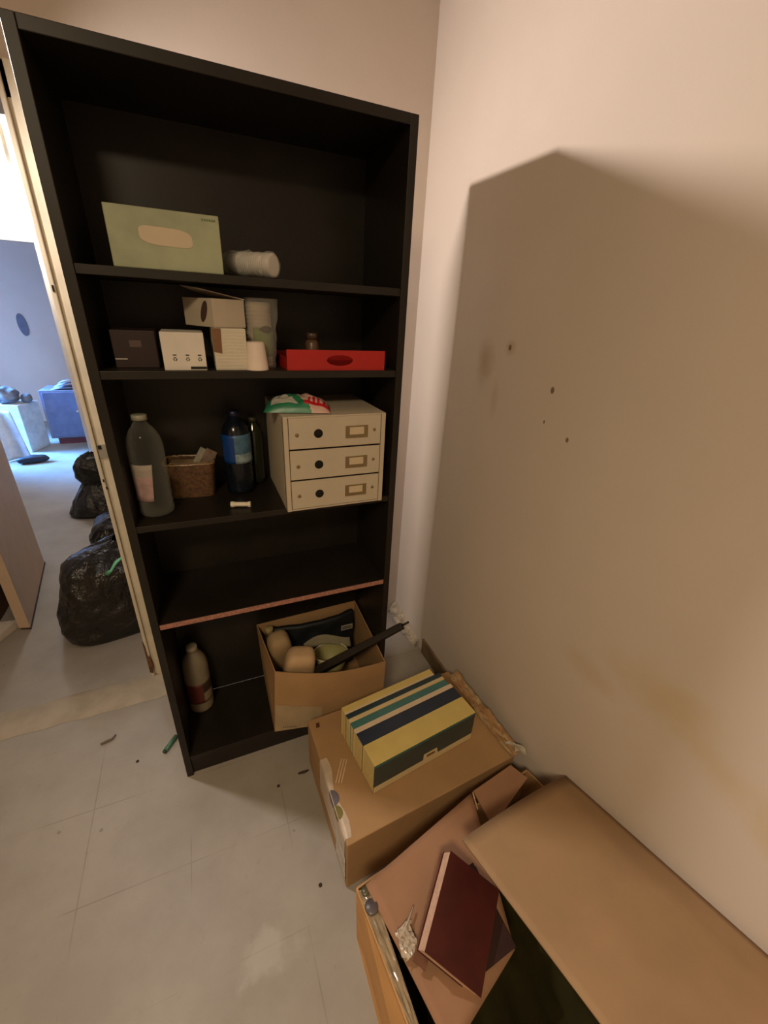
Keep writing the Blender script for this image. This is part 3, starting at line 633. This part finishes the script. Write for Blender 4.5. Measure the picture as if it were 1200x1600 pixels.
# label wrapped over the left edge, with two roundels
def edge_x(y): return 0.222 - 0.008 * (y - 0.618) / 0.434
def wrap(u, v):
    y = 0.635 + (0.890 - 0.635) * v; ex = edge_x(y) - 0.0012
    s_ = -0.150 + u * 0.178
    wz = 0.0006 * noise.noise(Vector((y * 50, s_ * 50, 0)))
    if s_ < 0: return Vector((ex - abs(wz), y, H1 + s_))
    return Vector((ex + s_ * (0.75 + 0.25 * math.sin(v * 9)), y, H1 + 0.0011 + abs(wz)))
MB().grid(wrap, 14, 26).build('label', m_label, t)
def roundel(y0, r, a0, a1, m_, name):
    pts = [(edge_x(y0) + 0.0005, y0, H1 + 0.0024)] + [(edge_x(y0) + 0.0005 + r * math.cos(a), y0 + r * 1.15 * math.sin(a), H1 + 0.0024) for a in [a0 + (a1 - a0) * k / 14 for k in range(15)]]
    MB().prism(pts, (0, 0, 0.0006)).build(name, m_, t)
    pts = [(edge_x(y0) - 0.0026, y0 + r * 1.15 * math.cos(b), H1 - 0.002 - r * 0.9 * abs(math.sin(b))) for b in [PI * k / 14 for k in range(15)]]
    MB().prism(pts, (-0.0005, 0, 0)).build(name, m_, t)
roundel(0.757, 0.021, -PI / 2, PI / 2, mat('grey_blue_roundel', (0.36, 0.34, 0.36), 0.4), 'printed_roundel')
roundel(0.712, 0.018, -PI / 2, PI / 2, mat('olive_roundel', (0.44, 0.40, 0.20), 0.4), 'printed_roundel')
MB().prism([top(0.236, 1.010), top(0.250, 1.012), top(0.252, 1.030), top(0.240, 1.030)], (0, 0, 0.0005)).build('printed_mark', mat('brown_print', (0.30, 0.17, 0.08), 0.8), t)
fl_ = MB()
for k in range(3):
    o_ = Vector((0.008 * k, -0.004 * k, 0))
    fl_.panel([top(0.243, 0.800) + o_, top(0.246, 0.799) + o_, top(0.288, 0.868) + o_, top(0.285, 0.869) + o_], 0.0022)
fl_.build('torn_flutes', mat('pale_flute', (0.78, 0.68, 0.55), 0.8), t)
def crump(u, v):
    y = 0.66 + 0.39 * v; ex = 0.852 - 0.02 * (y - 0.66) / 0.41
    s_ = -0.022 + 0.045 * u
    n = 0.010 * noise.noise(Vector((y * 28, u * 3, 7))); w = 1 + 0.5 * noise.noise(Vector((y * 20, 0, 1)))
    return Vector((ex + s_ * w + 0.002, y, H1 + 0.004 + abs(n) + (0.012 * max(0, u - 0.5) * (1 + noise.noise(Vector((y * 30, 3, 3)))))))
MB().grid(crump, 8, 46, smooth=False, mask=lambda p, q: 1 if noise.noise(Vector((p * 3, q * 9, 4))) > 0.12 else 0).build('torn_tape', [mat('scuffed_card', (0.60, 0.46, 0.31), 0.7), mat('dull_tape', (0.64, 0.54, 0.40), 0.3, 0.2, 30)], t, solid=0.001)
MB().grid(lambda u, v: Vector((0.852 + 0.035 * u + 0.01 * math.sin(5 * v), 0.668 + 0.045 * v - 0.02 * u, H1 + 0.002 + 0.010 * math.sin(4 * u + 6 * v) + 0.006)), 8, 8, smooth=False).build('tape_end', m_tape, t, solid=0.0006)
def sidetape(u, v):
    y = 0.625 + 0.085 * v; ex = edge_x(y) - 0.002
    return Vector((ex - 0.003 * abs(noise.noise(Vector((y * 70, u * 9, 0)))), y, 0.03 + 0.12 * u))
MB().grid(sidetape, 16, 14, smooth=False).build('side_tape', m_tape, t, solid=0.0006)

# striped books standing with their spines up, on the box
bx = Vector((0.398, 0.050, 0)).normalized(); by = Vector((-0.050, 0.398, 0)).normalized()
FL = Vector((0.343, 0.723, H1 + 0.0015)); BLEN, BDEP, BHT = 0.402, 0.236, 0.134
m_yel = mat('yellow_cover', (0.80, 0.715, 0.44), 0.5, 0.05); m_cream = mat('cream_cover', (0.80, 0.72, 0.55), 0.5, 0.05)
m_navy = mat('navy_cover', (0.165, 0.20, 0.27), 0.4, 0.1); m_teal = mat('teal_cover', (0.27, 0.45, 0.44), 0.4, 0.08)
m_dteal = mat('dark_teal_cover', (0.17, 0.235, 0.235), 0.28, 0.1); m_wht = mat('pinkish_white_cover', (0.82, 0.74, 0.64), 0.5, 0.05)
m_page = mat('yellowed_pages', (0.78, 0.70, 0.47), 0.7, 0.06, 60)
def book(f0, f1, split, mA, mB, label, length=1.0, drop=0.0, mfront=None):
    """f0..f1 = share of the row's depth counted from the back; split = share of the spine in mB at the back edge"""
    d0 = BDEP * (1 - f1) + 0.0006; d1 = BDEP * (1 - f0) - 0.0006; L_ = BLEN * length; h = BHT - drop
    P = lambda a, b, c: FL + bx * a + by * b + Vector((0, 0, c))
    c_ = P(L_ / 2, (d0 + d1) / 2, 0)
    t = thing('book', c_, label, 'book', 'striped books on the sealed box')
    ct = 0.0022
    pg = MB(); pg.hexa([P(0.0015, d0 + ct, 0.002), P(L_ - 0.003, d0 + ct, 0.002), P(L_ - 0.003, d1 - ct, 0.002), P(0.0015, d1 - ct, 0.002), P(0.0015, d0 + ct, h - ct), P(L_ - 0.003, d0 + ct, h - ct), P(L_ - 0.003, d1 - ct, h - ct), P(0.0015, d1 - ct, h - ct)])
    pg.build('pages', m_page, t)
    cv = MB(); nseg = 10; ys = d1 - split * (d1 - d0)
    hx = lambda a0, a1, b0, b1, c0, c1, mi: cv.hexa([P(a0, b0, c0), P(a1, b0, c0), P(a1, b1, c0), P(a0, b1, c0), P(a0, b0, c1), P(a1, b0, c1), P(a1, b1, c1), P(a0, b1, c1)], mi)
    hx(0, L_, d0, d0 + ct, 0, h - ct, 2 if mfront else 0); hx(0, L_, d1 - ct, d1, 0, h - ct, 1 if split else 0)
    hx(0, L_, d0, ys, h - ct, h, 0)
    if split: hx(0, L_, ys, d1, h - ct, h, 1)
    cv.build('cover', [mA, mB or mA, mfront or mA], t, bevel=0.0012)
    return t, P, d0
book(0.0, 0.135, 0.82, m_wht, m_yel, 'book with a yellow spine edged in white, farthest back of the striped row', 0.93, 0.0)
t, P, d0 = book(0.137, 0.285, 0.58, m_cream, mat('blue_black_cover', (0.17, 0.235, 0.26), 0.4), 'thin book with a dark blue and cream spine, second from the back of the row', 0.985)
book(0.287, 0.395, 0.0, m_teal, None, 'thin book with a teal spine in the middle of the striped row', 0.985, 0.001)
book(0.397, 0.675, 0.28, m_navy, m_wht, 'thick book with a navy and white spine behind the wide yellow one', 1.0)
t, P, d0 = book(0.677, 1.0, 0.0, m_yel, None, 'widest book, yellow spine and dark teal cover, at the front of the row', 1.0, 0.0, m_dteal)
fb = MB(); fb.add([P(0.001, d0 - 0.0006, 0.002), P(BLEN - 0.001, d0 - 0.0006, 0.002), P(BLEN - 0.001, d0 - 0.0006, 0.028), P(0.001, d0 - 0.0006, 0.028)], [(0, 1, 2, 3)])
fb.add([P(0.190, d0 - 0.0006, 0.028), P(0.250, d0 - 0.0006, 0.028), P(0.244, d0 - 0.0006, 0.056), P(0.190, d0 - 0.0006, 0.056)], [(0, 1, 2, 3)])
fb.build('cover_band', m_cream, t, solid=0.0006)
MB().add([P(0.203, d0 - 0.0014, 0.036), P(0.236, d0 - 0.0014, 0.036), P(0.236, d0 - 0.0014, 0.047), P(0.203, d0 - 0.0014, 0.047)], [(0, 1, 2, 3)]).build('cover_mark', mat('brown_mark', (0.42, 0.32, 0.2), 0.6), t, solid=0.0004)
MB().add([P(0.001, d0 - 0.0006, BHT - 0.010), P(BLEN - 0.001, d0 - 0.0006, BHT - 0.010), P(BLEN - 0.001, d0 - 0.0006, BHT - 0.003), P(0.001, d0 - 0.0006, BHT - 0.003)], [(0, 1, 2, 3)]).build('cover_highlight', mat('teal_highlight', (0.20, 0.42, 0.42), 0.3), t, solid=0.0004)  # sheen along the cover top, painted as a lighter teal strip

# ------------------------------------------------------------------ open cardboard box in the foreground
t = thing('cardboard_box', (0.55, 0.25, 0), 'open brown cardboard box with a raised flap in the right foreground', 'box')
LB, LT = (0.216, 0.500, 0), (0.207, 0.503, 0.272)
bd = MB()
wallp = [((0.216, 0.500), (0.209, 0.503)), ((0.860, 0.600), (0.860, 0.608)), ((0.890, -0.18), (0.893, -0.18)), ((0.205, -0.18), (0.262, -0.10))]
bz = 0.272
bd.panel([(0.216, 0.5, 0.003), (0.88, 0.60, 0.003), (0.89, -0.18, 0.003), (0.205, -0.18, 0.003)], 0.005)
def vw(i, j, zi, zj):
    (bi, ti), (bj, tj) = wallp[i], wallp[j]
    bd.panel([(*bi, 0), (*bj, 0), (*tj, zj), (*ti, zi)], 0.005)
vw(0, 1, bz, 0.225); vw(1, 2, 0.225, 0.42); vw(2, 3, 0.30, bz); 
bd.build('body', m_cardo, t)
lwl = MB().panel([(0.216, 0.500, 0), (0.205, -0.18, 0), (0.262, -0.10, bz), (0.209, 0.503, bz)], 0.005); lwl.build('side_wall', mat('orange_lit_cardboard', (0.74, 0.55, 0.34), 0.75, 0.06), t)  # orange light on this wall is put into its cardboard colour
tag(MB().grid(lambda u, v: Vector((0.25 + 0.60 * u, -0.15 + 0.66 * v, 0.10 + 0.05 * noise.noise(Vector((u * 5, v * 5, 1))) + 0.02 * noise.noise(Vector((u * 14, v * 14, 1))))), 40, 40).build('shade_sheet', mat('dark_olive_shade', (0.15, 0.135, 0.06), 0.85, 0.2, 8, spec=0.1), thing('box_shade', (0.55, 0.2, 0.006), 'dark olive sheet added as the shade inside the open foreground box', 'bag'), solid=0.002))  # added dark sheet, stands for the shaded box interior
# inward back flap, in two torn pieces
def flapA(u, v):
    a = Vector((0.230, 0.497, 0.283)).lerp(Vector((0.612, 0.588, 0.283)), u); b = Vector((0.300, 0.185, 0.240)).lerp(Vector((0.524, 0.262, 0.240)), u)
    return a.lerp(b, v) + Vector((0, 0, 0.004 * math.sin(PI * v)))
MB().grid(flapA, 16, 16).build('flap', m_cardp, t, solid=0.005)
MB().grid(lambda u, v: flapA(1, v * 0.14) + Vector((0.0028 + 0.004 * u, 0, 0.002)), 2, 6).build('flap_edge', m_flute, t, solid=0.004)
MB().panel([(0.634, 0.603, 0.255), (0.800, 0.628, 0.255), (0.824, 0.573, 0.255), (0.634, 0.500, 0.245)], 0.005).build('flap', m_cardp, t)
# big raised flap leaning on the wall
def flapB(u, v):
    a = Vector((0.471, 0.448, 0.400)).lerp(Vector((0.497, 0.079, 0.513)), v * 1.5); b = Vector((0.900, 0.503, 0.336)).lerp(Vector((0.902, 0.020, 0.487)), v * 1.35)
    p = a.lerp(b, u); p.z += 0.014 * math.sin(PI * u) ** 1.0 - 0.012 * max(0, u - 0.8) / 0.2
    return p
MB().grid(flapB, 24, 16).build('flap', mat('big_flap_cardboard', (0.60, 0.485, 0.36), 0.7, 0.08, 5, 0.05, 120, spec=0.25), t, solid=0.005)
# tape and roundels along the left rim
def ltape(u, v):
    y = 0.495 - 0.33 * v; xl = 0.209 + 0.053 * (0.503 - y) / 0.603
    return Vector((xl + (0.036 - 0.02 * v) * u, y, bz + 0.004 - 0.012 * u * v + 0.0035 * noise.noise(Vector((y * 40, u * 4, 0)))))
MB().grid(ltape, 8, 40, smooth=False).build('tape', mat('grey_tape', (0.56, 0.49, 0.39), 0.2, 0.2, 30), t, solid=0.0008)
for y0, r_, m_ in ((0.487, 0.011, 'dark_roundel_green'), (0.452, 0.017, 'dark_roundel_grey')):
    mm = mat(m_, (0.30, 0.29, 0.21) if 'green' in m_ else (0.31, 0.28, 0.29), 0.35)
    xl = 0.209 + 0.053 * (0.503 - y0) / 0.603 + 0.016
    MB().lathe([(r_, 0), (r_ * 0.9, 0.002)], 24, T((xl, y0, bz + 0.0075))).build('printed_roundel', mm, t)
MB().grid(lambda u, v: Vector((0.262 + 0.040 * u + 0.01 * noise.noise(Vector((u * 6, v * 6, 0))), 0.385 - 0.055 * v + 0.01 * u, bz + 0.014 + 0.010 * noise.noise(Vector((u * 8, v * 8, 4))))), 10, 10, smooth=False).build('crumpled_tape', mat('pale_tape', (0.70, 0.64, 0.57), 0.25), t, solid=0.0008)
MB().tube([(0.268, 0.372, bz + 0.014), (0.300, 0.392, bz + 0.016), (0.322, 0.410, bz + 0.017)], 0.0022, 8).build('torn_strip', mat('pale_tape', (0.70, 0.64, 0.57)), t)

# albums lying tilted on the flap, and an added slab for the shaded gap
def album(p1, p2, p3, th, mc, label, wid=1.0):
    p1, p2, p3 = Vector(p1), Vector(p2), Vector(p3); u = (p3 - p1) * wid; v = p2 - p1
    n = u.cross(v).normalized()
    if n.z < 0: n = -n
    t = thing('photo_album', (p1 + u / 2 + v / 2) - n * th, label, 'album')
    q = [p1, p1 + u, p1 + u + v, p1 + v]
    cv = MB()
    cv.hexa([p - n * 0.003 for p in q] + q); cv.hexa([p - n * th for p in q] + [p - n * (th - 0.003) for p in q]); cv.build('cover', mc, t)
    ins = lambda p: p + (p1 + u / 2 + v / 2 - p) * 0.02
    MB().hexa([ins(p) - n * (th - 0.003) for p in q] + [ins(p) - n * 0.003 for p in q]).build('pages', mat('pinkish_pages', (0.80, 0.66, 0.57), 0.7, 0.1, 80), t)
album((0.298, 0.314, 0.345), (0.440, 0.445, 0.378), (0.377, 0.242, 0.280), 0.036, mat('dark_red_cover', (0.27, 0.09, 0.07), 0.5, 0.2), 'dark red album with pale page edges lying tilted in the open foreground box', 1.25)
album((0.278, 0.322, 0.300), (0.425, 0.462, 0.348), (0.300, 0.302, 0.280), 0.006, mat('worn_brown_cover', (0.46, 0.31, 0.24), 0.6, 0.2), 'thin worn brown album edge behind the dark red album in the foreground box', 1.0)

album((0.395, 0.252, 0.257), (0.385, 0.425, 0.284), (0.525, 0.262, 0.255), 0.005, mat('dark_maroon_shade', (0.17, 0.075, 0.05), 0.6, 0.2), 'flat dark maroon slab added as the shade beside the tilted red album', 1.0)  # added slab, its dark colour fills the shaded gap by the red album

# ------------------------------------------------------------------ debris on the floor
t = thing('twig', (-0.51, 1.425, 0), 'short grey-brown twig lying on the floor by the doorway', 'twig')
MB().tube([(-0.535, 1.415, 0.005), (-0.515, 1.420, 0.006), (-0.497, 1.425, 0.005), (-0.486, 1.440, 0.007)], [0.004, 0.005, 0.004, 0.003], 8).build('stick', mat('grey_twig', (0.42, 0.37, 0.33), 0.8), t)
t = thing('green_tube', (-0.28, 1.31, 0), 'small green plastic tube on the floor beside the bookcase', 'tube')
MB().tube([(-0.300, 1.292, 0.009), (-0.262, 1.345, 0.009)], 0.009, 14).build('tube_body', mat('sea_green_plastic', (0.26, 0.42, 0.34), 0.4), t)
MB().tube([(-0.304, 1.286, 0.009), (-0.300, 1.292, 0.009)], 0.0075, 14).build('end_plug', mat('dark_green_plastic', (0.16, 0.25, 0.20), 0.4), t)
t = thing('bark_chip', (0.18, 1.016, 0), 'dark chip of wood on the floor left of the sealed box', 'debris')
MB().tube([(0.163, 1.018, 0.004), (0.185, 1.014, 0.006), (0.203, 1.017, 0.004)], [0.003, 0.005, 0.002], 7).build('chip', mat('dark_chip', (0.22, 0.16, 0.11), 0.8), t)
for k, (x, y, w) in enumerate(((-0.397, 1.289, 'dark crumb on the floor in front of the doorway'), (0.085, 1.00, 'dark crumb on the floor in the shade of the bookcase'), (0.15, 0.655, 'dark crumb on the floor left of the foreground boxes'))):
    t = thing('crumb', (x, y, 0), w, 'debris')
    MB().lathe([(0.003, 0), (0.006, 0.002), (0.003, 0.005)], 7, T((x, y, 0), rz=k), smooth=False).build('crumb_body', mat('dark_chip', (0.22, 0.16, 0.11)), t)

# ------------------------------------------------------------------ beyond the doorway: bin bags
def sack_mat():
    t = NT('black_bin_liner'); tc = t.add('ShaderNodeTexCoord').outputs['Object']
    t.b.inputs['Base Color'].default_value = (0.012, 0.010, 0.008, 1); t.b.inputs['Roughness'].default_value = 0.24
    t.bump(t.noise(tc, 9, 5, 0.55), 0.8, 0.04); return t.m
m_bin = sack_mat()
def sack(loc, rx, ry, h, label, seed, lean=(0, 0), prof=None, rot=0.0, ex=3.2):
    t = thing('bin_bag', loc, label, 'bin bag', 'black bin bags beyond the doorway'); L = Vector(loc)
    prof = prof or [(0.0, 0.94), (0.04, 1.0), (0.35, 1.0), (0.62, 0.98), (0.80, 0.86), (0.92, 0.55), (1.0, 0.12)]
    def pr(q):
        for (a, ra), (b, rb_) in zip(prof, prof[1:]):
            if q <= b: return ra + (rb_ - ra) * (q - a) / (b - a)
        return prof[-1][1]
    def f(p, q):
        a = 2 * PI * p; ca, sa = math.cos(a), math.sin(a); k = pr(q)
        sp = lambda w: math.copysign(abs(w) ** (2 / ex), w)
        v_ = Vector((rx * k * sp(ca), ry * k * sp(sa), 0))
        n = noise.noise(Vector((ca * 2.2, sa * 2.2, q * 3.0)) + Vector((seed, 0, 0))); n2 = noise.noise(Vector((ca * 6, sa * 6, q * 9)) + Vector((seed, 5, 0)))
        v_ *= 1 + 0.10 * n * min(1, q * 6) + 0.05 * n2 * min(1, q * 8)
        v_ = Matrix.Rotation(rot, 3, 'Z') @ v_
        return L + v_ + Vector((lean[0] * q * q, lean[1] * q * q, h * q * (1 + 0.06 * n * q)))
    s_ = MB().grid(f, 72, 44); s_.prism([f(k / 36, 0) for k in range(36)], (0, 0, 0.001)); s_.build('sack', m_bin, t, weld=True)
    return t
t = sack((-0.535, 2.235, 0), 0.265, 0.19, 0.475, 'large black bin bag with a green tie nearest to the doorway', 1.0, (0.05, 0.04), rot=0.22)
MB().tube([(-0.512, 2.045, 0.405), (-0.492, 2.030, 0.428), (-0.470, 2.05, 0.455), (-0.44, 2.07, 0.47)], [0.012, 0.006, 0.008, 0.005], 8).build('tie', mat('mint_tie', (0.45, 0.78, 0.60), 0.4), t)
sack((-0.62, 3.10, 0), 0.19, 0.18, 0.27, 'small black bin bag half hidden behind the largest one', 5.0, (0.03, 0.0))
sack((-0.86, 3.80, 0), 0.225, 0.17, 0.50, 'black bin bag with a gathered neck, farthest back of the three', 9.0, (0.03, 0.0), prof=[(0.0, 0.96), (0.05, 1.0), (0.25, 0.80), (0.42, 0.55), (0.50, 0.44), (0.62, 0.58), (0.80, 0.60), (0.93, 0.42), (1.0, 0.1)], ex=2.6)

# upright door panel, white board and brown cupboard at the left
t = thing('door_panel', (-1.04, 2.65, 0), 'plain beige upright panel seen through the doorway at the left', 'panel')
MB().hexa([Vector(p) for p in ((-1.026, 2.30, 0.012), (-0.975, 2.288, 0.012), (-1.077, 3.0, 0.012), (-1.13, 3.0, 0.012), (-1.026, 2.30, 1.98), (-0.975, 2.288, 1.98), (-1.077, 3.0, 1.98), (-1.13, 3.0, 1.98))]).build('panel_board', mat('beige_laminate', (0.76, 0.66, 0.56), 0.5, 0.04), t)
MB().hexa([Vector(p) for p in ((-1.024, 2.303, 0.0), (-0.972, 2.286, 0.0), (-1.073, 3.0, 0.0), (-1.13, 3.0, 0.0), (-1.024, 2.303, 0.012), (-0.972, 2.286, 0.012), (-1.073, 3.0, 0.012), (-1.13, 3.0, 0.012))]).build('bottom_shadow', mat('dark_shadow_strip', (0.24, 0.17, 0.12), 0.7), t)  # dark strip standing for the shadow along the panel's foot
t = thing('cupboard', (-1.30, 2.66, 0), 'dark brown low cupboard left of the beige panel', 'cupboard')
MB().box((-1.55, 2.42, 0), (-1.14, 2.85, 0.55)).build('carcass', mat('brown_wood', (0.36, 0.26, 0.20), 0.6, 0.2), t, bevel=0.003)
MB().box((-1.53, 2.405, 0.05), (-1.15, 2.419, 0.13)).build('drawer_front', mat('dark_brown_wood', (0.26, 0.15, 0.11), 0.6, 0.2), t)
t = thing('white_board', (-1.25, 2.30, 0), 'white low board lying on the floor in front of the brown cupboard', 'board')
MB().hexa([Vector(p) for p in ((-1.50, 2.02, 0), (-1.15, 2.10, 0), (-1.03, 2.33, 0), (-1.5, 2.38, 0), (-1.50, 2.04, 0.035), (-1.15, 2.12, 0.035), (-1.035, 2.335, 0.045), (-1.5, 2.38, 0.05))]).build('slab', mat('white_board', (0.78, 0.74, 0.71), 0.5), t, bevel=0.004)

# ------------------------------------------------------------------ blue-lit room at the end
t = thing('storage_cabinet', (-1.30, 6.15, 0), 'blue flat-fronted cabinet at the far end of the blue-lit room', 'cabinet')
MB().box((-1.66, 5.95, 0.07), (-0.75, 6.35, 0.62)).build('carcass', mat('grey_blue_paint', (0.56, 0.58, 0.66), 0.5), t, bevel=0.004)
MB().box((-1.63, 5.935, 0.09), (-0.78, 5.949, 0.60)).build('door', mat('blue_door', (0.44, 0.48, 0.62), 0.45), t, bevel=0.003)
MB().lathe([(0.015, 0), (0.012, 0.012)], 16, Matrix.Translation((-1.33, 5.934, 0.38)) @ Matrix.Rotation(PI / 2, 4, 'X')).build('knob', m_whitep, t)
MB().box((-1.60, 5.96, 0.0), (-0.78, 6.33, 0.07)).build('plinth', mat('red_brown_base', (0.42, 0.20, 0.22), 0.6), t)
t = thing('paper_pile', (-1.40, 6.12, 0.62), 'pale papers piled on top of the blue cabinet', 'papers')
for k in range(3):
    MB().grid(lambda p, q: (-1.55 + 0.5 * p + 0.04 * k, 5.98 + 0.25 * q, 0.622 + 0.035 * k + 0.05 * k * p * (1 - q) + 0.02 * abs(math.sin(4 * p))), 10, 6).build('sheet', mat('pale_blue_paper', (0.70, 0.70, 0.76), 0.6), t, solid=0.002)
t = thing('white_box', (-2.05, 5.80, 0), 'tall white box lit blue on its window side, end room', 'box')
mw = T((-1.790, 5.655, 0), rz=-0.40)
MB().box((-0.34, 0, 0), (0, 0.29, 0.52), mtx=mw).build('body', mat('white_enamel', (0.78, 0.77, 0.76), 0.45), t, bevel=0.006)
t = thing('blue_cloth', (-2.0, 5.45, 0.2), 'white cloth draped down the front of the white box, lit blue', 'cloth')
def drape(u, v):
    x = -2.17 + 0.36 * u; z = 0.50 * (1 - v) + 0.006
    y = 5.43 - 0.09 * v + 0.15 * (1 - u) * 0.2 + 0.04 * math.sin(u * 11) * (0.3 + 0.7 * v)
    return (x + 0.10 * v * u, y + 0.05 * u, z)
MB().grid(drape, 30, 16).build('cloth_sheet', mat('white_cotton', (0.82, 0.84, 0.86), 0.7), t, solid=0.004)
t = thing('clutter_bundle', (-2.05, 5.9, 0.52), 'grey bundle of clothes heaped on the white box', 'clothes')
MB().grid(blob((-1.93, 5.83, 0.608), (0.13, 0.13, 0.078), (0, 0, 0.4), ex=2.2, seed=3, amp=0.3), 40, 24).build('bundle', mat('grey_clothes', (0.47, 0.46, 0.47), 0.8, 0.4, 9), t, weld=True)
t = thing('clutter_bundle', (-1.85, 6.15, 0.52), 'smaller dark heap beside the grey bundle on the white box', 'clothes')
MB().grid(blob((-1.745, 5.83, 0.572), (0.05, 0.07, 0.050), (0, 0, 0.1), ex=2.2, seed=8, amp=0.3), 36, 20).build('bundle', mat('dark_clothes', (0.40, 0.39, 0.40), 0.8, 0.4, 9), t, weld=True)
t = thing('shoe', (-1.68, 5.24, 0), 'dark shoe on the blue-lit floor in front of the white box', 'shoe')
MB().grid(blob((-1.68, 5.26, 0.042), (0.13, 0.045, 0.040), (0, 0, 0.25), ex=2.4, seed=2, amp=0.2), 32, 18).build('upper', mat('navy_shoe', (0.16, 0.17, 0.22), 0.6), t, weld=True)
t = thing('wall_patch', (-1.96, 7.195, 1.2), 'dark oval mark on the far blue-lit wall', 'mark')
MB().prism([(-1.955 + 0.05 * math.cos(a), 7.199, 1.24 + 0.13 * math.sin(a) - 0.02 * math.cos(a)) for a in [2 * PI * k / 24 for k in range(24)]], (0, -0.012, 0)).build('patch', mat('dark_patch', (0.42, 0.42, 0.48), 0.8), t)
